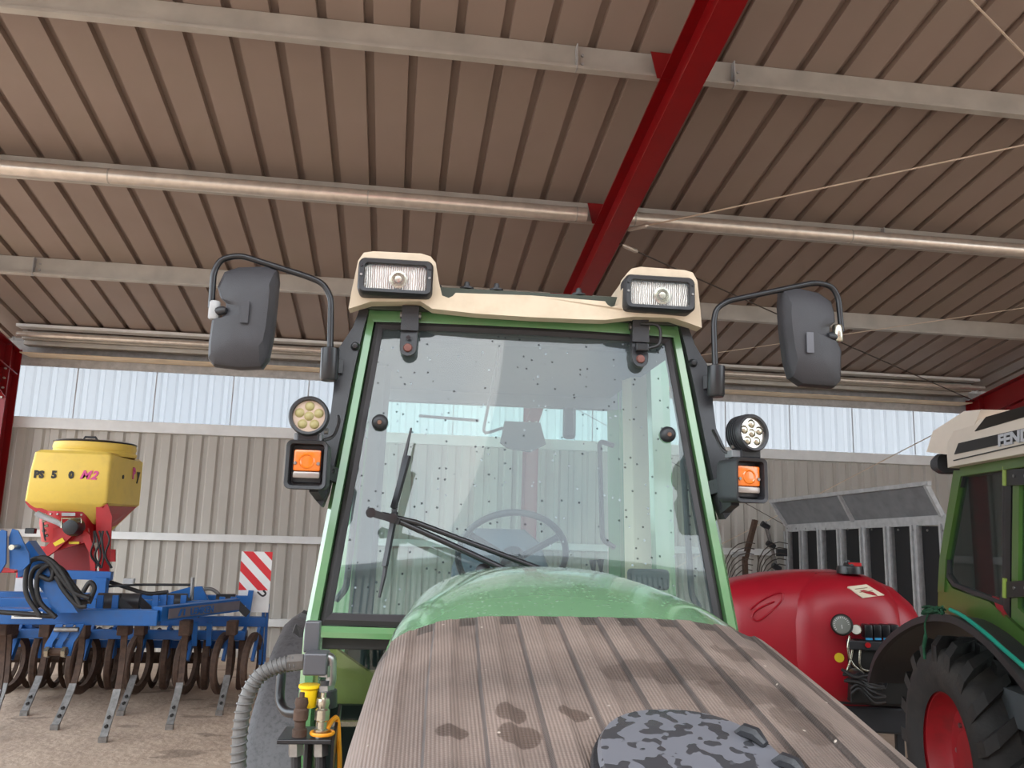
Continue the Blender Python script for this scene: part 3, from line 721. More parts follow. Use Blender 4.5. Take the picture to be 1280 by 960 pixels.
# lower side windows beside the hood, with frame and mat seen behind
for s in (-1, 1):
    x0, x1 = sorted((s*.40, s*.68)); yb = -.13
    part('lower_window', box(x0, x1, yb, yb+.006, 1.0, 1.475), 'lowglass')
    part('window_seal', box(x0, x1, yb-.012, yb+.02, 1.435, 1.478, .004), 'rubber'); part('window_seal', box(x0, x1, yb-.012, yb+.02, 1.0, 1.03, .004), 'rubber')
    part('chrome_strip', box(x0+.02, x1-.02, yb-.02, yb, 1.195, 1.21), 'chrome')
    part('lower_cab_panel', box(x0, x1, .05, .075, .9, 1.22), 'black'); part('floor_mat', prism_y([(x0, 1.0), (x1, 1.0), (x1, 1.30 if s < 0 else 1.4), ((x0+x1)/2, 1.33), (x0, 1.42 if s < 0 else 1.3)], .08, .12), 'olive')
part('firewall', box(-.42, .42, -.2, -.16, .9, 1.5), 'black')
part('cab_floor', box(-.72, .72, -.1, 1.5, .93, 1.0), 'interior')
part('dashboard', loft([[Vector((x, y, z)) for x, y, z in ((-w1, -.1, 1.45), (w1, -.1, 1.45), (w1, .12, 1.56-d), (w1*.8, .22, 1.50-d), (-w1*.8, .22, 1.50-d), (-w1, .12, 1.56-d))] for w1, d in ((.3, .0), (.31, .25))]), 'interior', smooth=30)
# cab rear: pillars, rear beam, side glass, roof lining
RY = 1.45
for s in (-1, 1):
    part('rear_pillar', bar((s*.70, RY, 1.0), (s*.66, RY-.05, 2.66), .07, .09), 'green')
    part('middle_pillar', bar((s*.72, .62, 1.0), (s*.665, .60, 2.66), .035, .10), 'green')
    part('pillar_lining', loft([[Vector((s*(.70-.03*t), .68+.0*t, z)), Vector((s*(.60-.03*t), .70, z)), Vector((s*(.58-.03*t), .80, z)), Vector((s*(.69-.03*t), .82, z))] for t, z in ((0, 1.1), (1, 2.6))]), 'tan' if s > 0 else 'interior')
    sb = B()
    for (ya, yb_) in ((-.08, .56), (.66, 1.38)):
        v = [sb.verts.new(q) for q in ((s*.735, ya, 1.25), (s*.735, yb_, 1.25), (s*.665, yb_-.02, 2.6), (s*.665, ya+.14 if ya < 0 else ya, 2.6))]; sb.faces.new(v)
    part('side_window', sb, 'rearglass')
    part('side_sill', bar((s*.72, -.05, 1.2), (s*.72, RY, 1.2), .05, .1), 'green')
    # door grab bar near the glass, seen through it
    bx = .60
    part('grab_bar', tube(fillet([(s*.63, .05, 2.24), (s*.60, .03, 2.20), (s*.625, .0, 1.62), (s*.66, .02, 1.58)], .04), .012, 8), 'interior', smooth=40)
part('rear_beam', box(-.68, .68, RY-.1, RY-.02, 2.50, 2.66), 'interior')
part('rear_window', box(-.62, .62, RY-.045, RY-.041, 1.25, 2.5), 'rearglass')
part('rear_sill', box(-.7, .7, RY-.08, RY, 1.12, 1.26), 'interior')
part('roof_lining', box(-.62, .62, .17, RY, 2.56, 2.62, .01), 'interior')
rg = B()
for sx in (-.34, .10): add_tube(rg, fillet([(sx, RY-.1, 2.5), (sx-.02, RY-.14, 2.36), (sx+.1, RY-.14, 2.40)], .03), .008, 6)
part('wiper_linkage', tube([(-.42, RY-.1, 2.42), (-.1, RY-.12, 2.405)], .008, 6), 'black')
part('rear_window_handle', tube(fillet([(.63, RY-.12, 2.30), (.55, RY-.14, 2.32), (.57, RY-.14, 1.80), (.64, RY-.12, 1.76)], .03), .014, 8), 'black', smooth=40)
part('rear_lamp', box(.36, .43, RY-.1, RY-.05, 2.33, 2.52, .02), 'black')
# inside mirror
mp = L(654, 545, .18)
mo = part('interior_mirror', prism_y([(mp.x-.075, mp.z+.055), (mp.x+.065, mp.z+.055), (mp.x+.09, mp.z-.03), (mp.x+.03, mp.z-.062), (mp.x-.06, mp.z-.05), (mp.x-.09, mp.z-.03)], .17, .20), 'black')
obj('mirror_arm', tube(fillet([(mp.x-.08, .19, mp.z+.03), (mp.x-.16, .19, mp.z), (mp.x-.13, .19, mp.z+.18), (mp.x-.1, .2, 2.6)], .03), .006, 6), 'black', mo)
# steering wheel and column
sw = L(640, 695, .30)
swm = Matrix.Translation(sw) @ Matrix.Rotation(math.radians(-52), 4, 'X')
bm = B(); add_tube(bm, [(.215*math.cos(a), .215*math.sin(a), 0) for a in [2*PI*k/48 for k in range(49)]], .0135, 8, False); bmesh.ops.transform(bm, matrix=swm, verts=bm.verts)
swo = part('steering_wheel', bm, 'black', smooth=60)
bm = B()
for a in (PI/2, PI*7/6, PI*11/6): add_tube(bm, [(0, 0, -.03), (.2*math.cos(a), .2*math.sin(a), 0)], .014, 6)
add_cyl(bm, (0, 0, -.05), (0, 0, 0), .05, 20); bmesh.ops.transform(bm, matrix=swm, verts=bm.verts); obj('spoke', bm, 'black', swo)
bm = B(); lathe([(0, .045), (.022, .04), (.028, .02), (.012, 0), (.012, -.02)], (.06, .2, .02), (0, 0, 1), 16, bm); bmesh.ops.transform(bm, matrix=swm, verts=bm.verts); obj('steering_knob', bm, 'black', swo, smooth=50)
part('steering_column', tube([sw+Vector((0, 0, -.02)), (sw.x, .12, 1.3), (sw.x, .05, 1.0)], .04, 10), 'black')
# seat
part('seat', loft([[Vector((x, y, z)) for x, y in rrect(.5-i_*.03, .5-i_*.03, .1, 4, .02, .85)] for i_, z in ((1, 1.28), (0, 1.32), (0, 1.40), (1.5, 1.44))]), 'seat', smooth=50)
sb_secs = []
for z, w_, y, th in ((1.38, .44, 1.04, .10), (1.5, .50, 1.08, .12), (1.65, .48, 1.12, .12), (1.78, .38, 1.15, .10), (1.84, .24, 1.165, .06)):
    sb_secs.append([Vector((.02+a, y+b, z)) for a, b in rrect(w_, th, .03, 3)])
part('backrest', loft(sb_secs), 'seat', smooth=60)
part('seat_base', box(-.15, .19, .7, 1.0, 1.0, 1.29, .02), 'black')
part('lever_console', loft([[Vector((x, y, z)) for x, y in rrect(.16-.02*i_, .5, .03, 3, .42, .8)] for i_, z in ((0, 1.0), (0, 1.48), (1, 1.53))]), 'interior', smooth=40)
for (x, y) in ((.40, .62), (.45, .7)):
    part('control_lever', tube([(x, y, 1.5), (x-.02, y-.03, 1.66), (x-.025, y-.03, 1.72)], [.006, .006, .018], 8), 'black')
part('instrument_pod', box(.46, .62, .25, .33, 1.62, 1.70, .015), 'interior')

# --- windshield hardware: two hinges, two knobs, wipers
for i_, (px, py) in enumerate(((510, 437), (798, 451))):
    c = L(px, py, .06); y0 = cab_pt(c.x, c.z).y
    h = part('windshield_hinge', add_prism(B(), [(c.x+.031*math.cos(a), c.z+.031*math.sin(a)) for a in [PI+PI*k/10 for k in range(11)]]+[(c.x+.034, c.z+.08), (c.x-.030, c.z+.08)], lambda u, v, k: Vector((u, gy(v)-.045*(1-(u/.66)**2)-(.034 if k else -.002), v))), 'black')
    obj('hinge_cap', prism_y([(c.x-.031, c.z+.07), (c.x+.036, c.z+.07), (c.x+.034, c.z+.165), (c.x-.029, c.z+.165)], y0-.03, y0+.06), 'black', h)
    b2 = obj('hinge_bolt', lathe([(0, .014), (.014, .012), (.018, .0), (.018, -.01)], (c.x, y0-.034, c.z), (0, -1, 0), 16), mat('rusty_bolt_head', (116, 72, 64) if i_ == 0 else (92, 74, 70), .6), h, smooth=40)
    bb = B()
    for s in (-1, 1): add_cyl(bb, (c.x+s*.04+.003, y0, c.z+.135), (c.x+s*.03+.003, y0, c.z+.135), .014, 8)
    obj('hinge_pin', bb, 'steel', h)
    if i_ == 1:
        obj('hinge_cable', tube(fillet([(c.x+.0, y0-.04, c.z+.14), (c.x+.075, y0-.05, c.z+.14), (c.x+.075, y0-.05, c.z+.055), (c.x+.02, y0-.05, c.z+.04)], .035), .006, 6), 'hoseblack', h)
        obj('hinge_clip', box(c.x-.022, c.x+.028, y0-.055, y0-.03, c.z+.03, c.z+.06, .004), 'blackpaint', h)
    else: obj('diamond_mark', prism_y([(c.x, c.z+.03), (c.x+.010, c.z+.04), (c.x, c.z+.05), (c.x-.010, c.z+.04)], y0-.0375, y0-.036), 'blackpaint', h)
for px, py in ((475, 528), (834, 543)):
    c = L(px, py, .0); y0 = cab_pt(c.x, c.z).y
    k = part('windshield_knob', lathe([(0, .030), (.012, .030), (.022, .026), (.029, .016), (.030, 0), (.024, -.002)], (c.x, y0, c.z), (0, -1, -.1), 24), 'black', smooth=40)
    obj('knob_screw', lathe([(0, .034), (.007, .034), (.009, .028)], (c.x, y0, c.z), (0, -1, -.1), 12), mat('rusty_screw', (120, 86, 70), .6), k)
# main wiper: double arm from the middle up to the left, blade steep across its tip
pa, pb = L(463, 641, -.21), L(640, 716, -.27)
wi = part('wiper_arm', tube([pb, L(560, 679, -.25), L(500, 652, -.23), pa], [.011, .010, .010, .012], 8), 'blackpaint', smooth=50)
obj('parallel_arm', tube([L(688, 716, -.27), L(600, 683, -.26), L(520, 653, -.24), L(478, 643, -.22)], .009, 8), 'blackpaint', wi, smooth=50)
obj('wiper_joint', bar(L(462, 640, -.22), L(500, 652, -.235), .03, .022), 'blackpaint', wi)
obj('wiper_pivot', lathe([(0, .02), (.017, .018), (.017, 0)], L(464, 641, -.22), (0, -1, 0), 14), 'blackpaint', wi, smooth=40)
obj('wiper_pivot', lathe([(0, .02), (.017, .018), (.017, 0)], L(491, 648, -.235), (0, -1, 0), 14), 'blackpaint', wi, smooth=40)
bl = part('wiper_blade', tube([L(514, 535, -.10), L(505, 575, -.125), L(496, 620, -.15), L(486, 680, -.18), L(480, 720, -.2), L(474, 747, -.21)], [.004, .008, .010, .010, .008, .005], 6), 'black')
bb = bar(L(510, 570, -.14), L(492, 635, -.18), .022, .012); obj('blade_bridge', bb, 'blackpaint', bl); obj('blade_bridge', bar(L(494, 640, -.18), L(481, 708, -.21), .018, .012), 'blackpaint', bl)
part('wiper_hub', lathe([(0, .03), (.02, .028), (.028, .02), (.028, 0)], L(604, 716, -.22), (0, -1, .2), 16), 'black', smooth=40)

# --- side trims on the pillars (black wavy plates), with screws
for s in (-1, 1):
    inner = [(2.655, .612), (2.56, .628), (2.4, .648), (2.2, .668), (2.05, .686), (1.95, .70)]
    outer = [(1.90, .715), (1.93, .745), (2.05, .756), (2.16, .745), (2.24, .716), (2.34, .714), (2.42, .722), (2.48, .716), (2.53, .69), (2.58, .665), (2.66, .645)]
    pts = [(s*x, z) for z, x in inner+outer]
    bm = add_prism(B(), pts, lambda u, v, k: Vector((u, cab_pt(.66, max(1.5, v)).y+(-.05 if k else .02), v))); bevel(bm, .006)
    t = part('pillar_trim', bm, 'black', smooth=40)
    for z in (2.50, 2.025):
        x = s*(hwid(z)+.055-.0); obj('trim_screw', lathe([(0, .022), (.010, .020), (.016, .008), (.018, -.005)], (x, cab_pt(.66, z).y-.05, z), (0, -1, 0), 14), 'blackpaint', t, smooth=40)

# --- roof visor
vb = []
def vis_top(x):
    a = abs(x)
    if a < .285: return 2.725
    if a < .32: return 2.705
    return None
bot = [(-.682, 2.640), (-.60, 2.668), (-.415, 2.675), (-.37, 2.648), (-.2, 2.636), (0, 2.633), (.2, 2.636), (.29, 2.640), (.40, 2.660), (.56, 2.668), (.62, 2.655), (.682, 2.640)]
top = [(.675, 2.70), (.655, 2.82), (.635, 2.850), (.60, 2.856), (.42, 2.852), (.385, 2.842), (.365, 2.82), (.350, 2.75), (.335, 2.698), (.31, 2.690), (.295, 2.698), (.285, 2.710), (0, 2.714), (-.285, 2.710), (-.295, 2.698), (-.31, 2.690), (-.335, 2.698), (-.350, 2.75), (-.365, 2.82), (-.385, 2.842), (-.42, 2.852), (-.60, 2.856), (-.635, 2.850), (-.655, 2.82), (-.675, 2.70)]
bm = add_prism(B(), bot+top, lambda u, v, k: Vector((u, (.02 if k else .085)-.05*(1-(u/.68)**2)+(-.03*(v-2.64)/.2 if k else 0), v))); bevel(bm, .005, 2, 60)
part('roof_visor', bm, 'cream', smooth=40, label='cream plastic visor')
for s in (-1, 1):   # pods running back from the lamps
    secs = []
    for y, f, zt in ((.03, 1, 2.848), (.20, 1.0, 2.842), (.36, .85, 2.80), (.52, .55, 2.735)):
        x0, x1 = .362, .652; xc = x1-(x1-x0)*f
        xc = x0; secs.append([Vector((s*xc, y, 2.69)), Vector((s*x1, y, 2.69)), Vector((s*(x1-.0), y, zt-.04)), Vector((s*(x1-.03), y, zt)), Vector((s*(xc+.03), y, zt)), Vector((s*xc, y, zt-.04))])
    part('lamp_pod', loft(secs), 'cream', smooth=40)
part('roof_panel', loft([[Vector((x, y, z)) for x, z in ((-.655, 2.66), (.655, 2.66), (.65, 2.70), (.5, zt), (-.5, zt), (-.65, 2.70))] for y, zt in ((.08, 2.762), (.5, 2.775), (1.2, 2.76), (1.55, 2.70))]), mat('dark_roof_skin', (66, 72, 62), .6), smooth=40, label='dark weathered roof skin')
for px in (505, 543, 583, 620, 722):
    c = L(px, 368 if px < 700 else 380, .12); hb = part('roof_bolt', lathe([(0, .022), (.009, .022), (.012, .014), (.012, 0), (.028, -.001), (.028, -.008)], (c.x, .10, 2.772), (0, 0, 1), 10), 'black', smooth=40)
part('header_panel', box(-.63, .63, .145, .17, 2.60, 2.70), 'black')

# --- headlamps
for s in (-1, 1):
    c = (L(495, 348, -.03) if s < 0 else L(822, 368, -.03)); cx, cz = c.x, c.z
    def ringp(w_, h_, r, y): return [Vector((cx+a, y-.026, cz+b-.012*((a/(w_/2))**2 if b > 0 else 0))) for a, b in rrect(w_, h_, r, 4)]
    hl = part('headlamp', loft([ringp(.275, .145, .022, .03), ringp(.275, .145, .022, -.035), ringp(.262, .132, .02, -.048), ringp(.232, .108, .012, -.046), ringp(.225, .100, .012, -.02)], caps=False), 'black', smooth=35)
    obj('reflector', loft([ringp(.226, .102, .01, -.022), ringp(.226, .102, .01, -.02)]), 'flutes', hl)
    obj('lamp_lens', loft([ringp(.228, .104, .012, -.036), ringp(.21, .09, .01, -.040)]), 'lens', hl)
    obj('bulb_ring', lathe([(.030, .0), (.034, .008), (.026, .010), (.020, .004), (.013, .012), (0, .014)], (cx+.01, -.050, cz-.012), (0, -1, 0), 12), 'chrome', hl, smooth=30)
    for q in (-1, 1):
        for dz in (.03, -.005): obj('lamp_screw', lathe([(0, .004), (.0045, .004), (.0055, 0)], (cx+q*.125, -.073, cz+dz), (0, -1, 0), 10), 'steel' if dz < 0 else 'blackpaint', hl)

# --- mirrors
def mirror(s):
    P = {-1: dict(cyl=(412, 455), arm=[(412, 470), (414, 372), (404, 354), (385, 346), (300, 319), (276, 324), (267, 340), (264, 385)], clamp=(268, 388), piv=(279, 388)),
         1: dict(cyl=(895, 476), arm=[(895, 490), (892, 402), (895, 386), (910, 376), (1020, 353), (1040, 358), (1048, 372), (1052, 415)], clamp=(1047, 417), piv=(1038, 420))}[s]
    yl = -.04
    c = L(*P['cyl'], yl)
    mb = bpy.data.objects.new('mirror', None); COL.objects.link(mb); mb.parent = TR
    o = obj('mirror_socket', lathe([(0, -.063), (.028, -.062), (.033, -.052), (.033, .056), (.020, .06), (.014, .062)], c, (s*.02, 0, 1), 20), 'blackpaint', mb, smooth=40)
    obj('mirror_stay', bar((s*.70, .02, c.z), (c.x, .0, c.z), .05, .05), 'black', mb)
    pts = [L(px, py, yl) for px, py in P['arm']]
    obj('mirror_tube', tube(fillet(pts, .045, 5), .0115, 10), 'blackpaint', mb, smooth=50)
    q = L(*P['clamp'], yl)
    obj('mirror_clamp', lathe([(0, -.036), (.016, -.034), (.020, -.028), (.020, .028), (.016, .034)], q, (0, 0, 1), 14), 'galvdark' if s < 0 else 'chrome', mb, smooth=40)
    pv = L(*P['piv'], yl-.02)
    obj('mirror_pivot', tube([pv+Vector((s*.03, .02, 0)), pv, pv+Vector((-s*.012, -.004, 0))], [.016, .016, .009], 10), 'black', mb, smooth=40)
    # housing: outline (x,z) with notch; convex back towards the camera
    if s < 0: ol = [(282, 341), (300, 335), (335, 334), (348, 339), (349, 352), (346, 385), (342, 420), (336, 450), (328, 461), (300, 462), (268, 458), (261, 450), (262, 430), (266, 402), (276, 401), (283, 392), (284, 381), (277, 374), (273, 360)]
    else: ol = [(975, 364), (990, 360), (1020, 367), (1036, 378), (1040, 392), (1041, 404), (1034, 410), (1034, 424), (1044, 430), (1049, 440), (1048, 478), (1041, 485), (1000, 482), (987, 473), (981, 450), (976, 410), (974, 380)]
    base = [L(px, py, -.02) for px, py in ol]; cx = sum(p.x for p in base)/len(base); cz = sum(p.z for p in base)/len(base)
    def ins(f, dy, sh=0): return [Vector((cx+(p.x-cx)*f+sh, p.y+dy, cz+(p.z-cz)*f)) for p in base]
    rid = .03*(-s)
    bm = loft([ins(.97, .035), ins(1, .02), ins(1, -.008), ins(.975, -.022), ins(.90, -.034, rid*.1), ins(.62, -.056, rid*.9), ins(.45, -.060, rid*1.2)])
    h = obj('mirror_housing', bm, 'mirrorblack', mb, smooth=24)
    mg = mat('mirror_glass', (235, 240, 245), .03, 1, var=.01)
    obj('mirror_glass', loft([ins(.93, .036), ins(.93, .039)]), mg, mb)
    xm = L(1013 if s > 0 else 306, 428 if s > 0 else 390, -.09)
    obj('moulded_mark', box(xm.x-.014, xm.x+.014, xm.y-.001, xm.y+.004, xm.z-.04, xm.z+.04, .001), mat('mould_plate', (98, 98, 104), .45) if s > 0 else 'mirrorblack', mb)
for s in (-1, 1): mirror(s)

# --- work lamps (round) and side lamps (square amber)
for s in (-1, 1):
    c = L(387, 521, -.26) if s < 0 else L(937, 542, -.26)
    ax = Vector((-.02 if s < 0 else .30, -1, .05)).normalized(); R_ = .066
    wl = bpy.data.objects.new('work_lamp', None); COL.objects.link(wl); wl.parent = TR
    obj('lamp_housing', lathe([(0, -.055), (.045, -.05), (.060, -.02), (R_, 0), (R_, .02), (R_-.004, .026), (R_-.012, .024), (R_-.014, .012)], c, ax, 36), 'black', wl, smooth=35)
    fin = B()
    for k in range(5): lathe([(.05, -.045+k*.011), (.069-.004*k*0, -.045+k*.011), (.069, -.041+k*.011), (.05, -.041+k*.011)], c, ax, 30, fin)
    if s > 0: obj('cooling_fins', fin, 'black', wl)
    else: fin.free()
    obj('lamp_face', lathe([(0, .012), (R_-.013, .012), (R_-.013, .010)], c, ax, 36), 'ledwarm' if s < 0 else 'led', wl)
    u = ax.orthogonal().normalized(); up = (Vector((0, 0, 1))-ax*ax.z).normalized(); rt = ax.cross(up)
    for k in range(6):
        d = Vector((0, 0, 0)) if k == 0 else (up*math.sin(PI/2+2*PI*k/5+PI*2/5*0)+rt*math.cos(PI/2+2*PI*k/5))*.033
        obj('led_optic', lathe([(.0, .020), (.007, .0195), (.013, .016), (.016, .012)], c+d, ax, 14), 'leddot' if s < 0 else 'chrome', wl, smooth=50)
    bz = c.z-R_-.008
    obj('lamp_foot', box(c.x-.035, c.x+.035, c.y-.01, c.y+.04, bz-.012, bz+.018, .004), 'blackpaint', wl)
    obj('lamp_bolt', cyl((c.x-s*.055-.006, c.y+.02, bz+.03), (c.x-s*.055+.006, c.y+.02, bz+.03), .010, 8), 'steel', wl)
    obj('lamp_cable', tube(smooth_path([(c.x-s*.045, c.y+.03, bz), (c.x-s*.075, c.y+.06, bz+.02), (c.x-s*.085, c.y+.10, bz+.07), (c.x-s*.075, c.y+.16, bz+.10)], 5), .006, 6), 'hoseblack', wl)
    # square lamp below
    q = L(385, 582, -.24) if s < 0 else L(930, 601, -.24)
    sl = bpy.data.objects.new('side_lamp', None); COL.objects.link(sl); sl.parent = TR
    rot = Matrix.Translation(q) @ Matrix.Rotation(math.radians(0 if s < 0 else 12), 4, 'Z')
    def rr(w_, h_, r, y): return [rot @ Vector((a, y, b)) for a, b in rrect(w_, h_, r, 4)]
    W_, H_ = (.135, .160) if s < 0 else (.128, .155)
    obj('lamp_hood', loft([rr(W_*.94, H_*.94, .02, .075), rr(W_*.96, H_*.96, .02, .07), rr(W_, H_, .02, -.045), rr(W_-.004, H_-.004, .018, -.05), rr(W_-.024, H_-.024, .012, -.045), rr(W_-.03, H_-.03, .012, .0)], caps=True), 'black', sl, smooth=35)
    def pr(x0, x1, z0, z1, y0, y1, m, nm, bev=.006):
        bm = box(x0, x1, y0, y1, z0, z1, bev); bmesh.ops.transform(bm, matrix=rot, verts=bm.verts); return obj(nm, bm, m, sl, smooth=40)
    pr(-.047, .047, -.058, .052, -.016, .0, 'black', 'lamp_body'); pr(-.044, .044, -.020, .050, -.032, -.012, 'amber', 'amber_lens')
    pr(-.044, .044, -.044, -.021, -.032, -.012, mat('clear_lamp_lens', (150, 140, 134), .2, .3), 'clear_lens')
    for dx in (-.037, .037):
        p = rot @ Vector((dx, -.033, .005)); obj('lens_screw', lathe([(0, .004), (.005, .004), (.006, 0)], p, (0, -1, 0), 10), 'steel', sl)
    bm = lathe([(.018, .0), (.022, .003), (.026, .0)], (0, 0, 0), (0, -1, 0), 20); bmesh.ops.transform(bm, matrix=rot @ Matrix.Translation((0, -.032, .012)), verts=bm.verts); obj('lens_ring', bm, 'amber', sl, smooth=40)
    obj('lamp_bracket', box(q.x-.05, q.x+.04, q.y-.02, q.y+.05, q.z+.079, q.z+.105, .004), 'rockgrey', sl)
    obj('lamp_arm', bar((q.x, q.y+.05, q.z), (s*.70, -.05, q.z-.02), .06, .05), 'black', sl)
    obj('lamp_arm', bar((q.x-s*.02, q.y+.04, q.z-.06), (s*.72, -.08, q.z-.09), .03, .05), 'black', sl)

# --- hydraulic couplings left of the hood
HY = -1.05
def H(px, py, y=HY): return L(px, py, y)
hose_pts = smooth_path([H(296, 1010), H(298, 960), H(300, 915), H(308, 872), H(326, 843), H(350, 832), H(372, 828)], 14)
rad = [.0155]*len(hose_pts)
hz_ = part('spiral_hose', tube(hose_pts, rad, 12), 'hosegrey', smooth=60, label='grey spiral guarded hose')
bm = B(); n_t = 26; L0 = len(hose_pts)-1
turns = []
for k in range(n_t*10+1):
    t = k/(n_t*10)*L0; i_ = min(int(t), L0-1); f = t-i_; p = hose_pts[i_].lerp(hose_pts[i_+1], f); d = (hose_pts[i_+1]-hose_pts[i_]).normalized()
    a = 2*PI*k/10; u = d.cross(Vector((0, 1, 0))).normalized(); v = d.cross(u); turns.append(p+(u*math.cos(a)+v*math.sin(a))*.0165)
add_tube(bm, turns, .0025, 5); obj('spiral_guard', bm, mat('dark_spiral_edge', (96, 94, 92), .5), hz_, smooth=60)
part('hose_ferrule', tube([H(360, 829), H(372, 828), H(380, 827)], [.019, .020, .018], 6), 'steel')
b0 = H(396, 827); part('valve_block', box(b0.x-.026, b0.x+.026, b0.y-.03, b0.y+.03, b0.z-.026, b0.z+.022, .004), 'fitting')
part('small_tank_bracket', box(b0.x-.04, b0.x-.005, b0.y+.06, b0.y+.09, b0.z+.01, b0.z+.08, .003), 'fitting')
part('elbow_fitting', tube(fillet([H(403, 822), H(414, 822), H(414, 850), H(412, 856)], .015), .012, 10), 'steel', smooth=50)
e1 = H(408, 838); part('elbow_nut', cyl(e1+Vector((0, 0, -.012)), e1+Vector((0, 0, .012)), .018, 6), 'steel')
part('coupling_sleeve', tube([H(408, 850), H(408, 862), H(409, 863), H(409, 884)], [.014, .014, .022, .022], 16), 'black', smooth=40)
part('sleeve_nut', cyl(H(408, 856), H(408, 863), .019, 6), 'steel')
y1 = H(386, 872); part('yellow_cap', lathe([(0, .028), (.024, .028), (.024, .022), (.019, .018), (.017, -.02), (0, -.022)], y1, (0, 0, 1), 20), 'yellowcap', smooth=35, label='yellow plastic dust cap')
for px, py, mm in ((376, 892, 'rust'), (403, 892, 'chrome')):
    c = H(px, py, HY-.04)
    part('quick_coupler', lathe([(0, .045), (.006, .044), (.006, .034), (.013, .032), (.015, .022), (.012, .012), (.016, .008), (.016, -.012), (.012, -.016), (.012, -.03), (.016, -.032), (.016, -.05)], c, (0, 0, 1), 16), mm, smooth=35)
c = H(381, 878, HY+.02); part('quick_coupler', lathe([(0, .03), (.008, .03), (.011, .015), (.011, -.03)], c, (0, 0, 1), 12), 'steel', smooth=35)
pl = H(390, 917); part('coupler_plate', box(pl.x-.065, pl.x+.05, pl.y-.07, pl.y+.05, pl.z-.006, pl.z+.004, .002), 'blackpaint')
part('side_bracket', prism_x([(pl.y-.07, pl.z), (pl.y+.06, pl.z+.05), (pl.y+.06, pl.z-.14), (pl.y-.05, pl.z-.12)], pl.x+.05, pl.x+.056), 'blackpaint')
part('orange_ring', tube([c2 for c2 in [H(403, 916, HY-.04)+Vector((.024*math.cos(a), .024*math.sin(a), 0)) for a in [2*PI*k/20 for k in range(21)]]], .004, 6), 'orangecord', smooth=60)
part('orange_strap', tube(smooth_path([H(408, 912, HY-.04), H(414, 902, HY-.02), H(421, 898), H(423, 920), H(424, 960), H(418, 1000)], 5), .006, 6), 'orangecord', smooth=60, label='orange dust cap strap')
for px in (370, 401):
    part('hose_nut', cyl(H(px, 928, HY-.04), H(px, 944, HY-.04), .017, 6), 'steel'); part('feed_hose', tube([H(px, 944, HY-.04), H(px, 975, HY-.04), H(px+3, 1010, HY)], .011, 10), 'hoseblack')
part('feed_hose', tube([H(386, 925), H(384, 960), H(388, 1005)], .010, 8), 'hoseblack')
part('black_pipe', tube(fillet([H(352, 835, HY+.1), H(349, 878, HY+.08), H(358, 891, HY+.04), H(374, 892, HY)], .03), .011, 10), 'blackpaint', smooth=50)
part('coupler_stand', bar(H(392, 925, HY+.03), H(392, 1080, HY+.03), .03, .01), 'green')

# --- rear fenders
for s in (-1, 1):
    secs = []
    for a, wo in ((-14, 1.01), (10, 1.01), (28, 1.0), (42, .99), (54, .98), (64, .975), (80, .97), (100, .98), (130, 1.0)):
        r_ = .86; th = math.radians(a); wi = .70
        def P(x, rr_): return Vector((s*x, 1.05-rr_*math.cos(th), .61+rr_*math.sin(th)*.95))
        secs.append([P(wi, r_-.02), P(wi, r_), P(wo-.04, r_), P(wo, r_-.03), P(wo, r_-.045), P(wo-.03, r_-.02)])
    part('rear_fender', loft(secs), 'fender', smooth=45, label='dark grey plastic fender dotted with rain')

# ================================================================== SECOND TRACTOR
PSI2 = math.radians(-14.3)
T2 = thing('tractor', 'green tractor with cream roof parked on the right, half out of view', 'tractor', (3.07, 4.4, 0), PSI2)
T2M = Matrix.Translation((3.07, 4.4, 0)) @ Matrix.Rotation(PSI2, 4, 'Z'); T2I = T2M.inverted(); _ex2 = T2M.to_3x3() @ Vector((1, 0, 0))
def L2(px, py, x):
    p0 = T2M @ Vector((x, 0, 0)); v = ray(px, py); t = (p0-EYE).dot(_ex2)/v.dot(_ex2); return T2I @ (EYE+v*t)
def part2(n, bm, m, parent=None, **k): return obj(n, bm, m, parent or T2, **k)
def poly2(pix, x0, x1):
    pp = [L2(a, b, x0) for a, b in pix]
    return add_prism(B(), [(p.y, p.z) for p in pp], lambda u, v, k: Vector((x1 if k else x0, u, v)))
hub = L2(1192, 958, 0.0)
wheel(.655, .40, .35, 20, 'rear_wheel', .18, hub.y+.14, -1, T2, .06, flip=-1)
wheel(.645, .40, .375, 20, 'rear_wheel', 1.35, hub.y+.09, 1, T2, .05)
wheel(.45, .3, .26, 16, 'front_wheel', .25, hub.y-1.9, -1, T2, .03)
wheel(.45, .3, .26, 16, 'front_wheel', 1.3, hub.y-1.9, 1, T2, .03)
part2('chassis', box(.55, .98, hub.y-2.2, hub.y+.3, .45, .9, .03), 'black')
part2('hood', loft([[Vector((.765+x, y, z)) for x, z in rrect(.66-.1*(q == 3), h_, .1, 4, 0, .9+h_/2)] for q, (y, h_) in enumerate(((hub.y-.85, .55), (hub.y-1.5, .50), (hub.y-2.1, .42), (hub.y-2.35, .3)))]), 'green_dark', smooth=45)
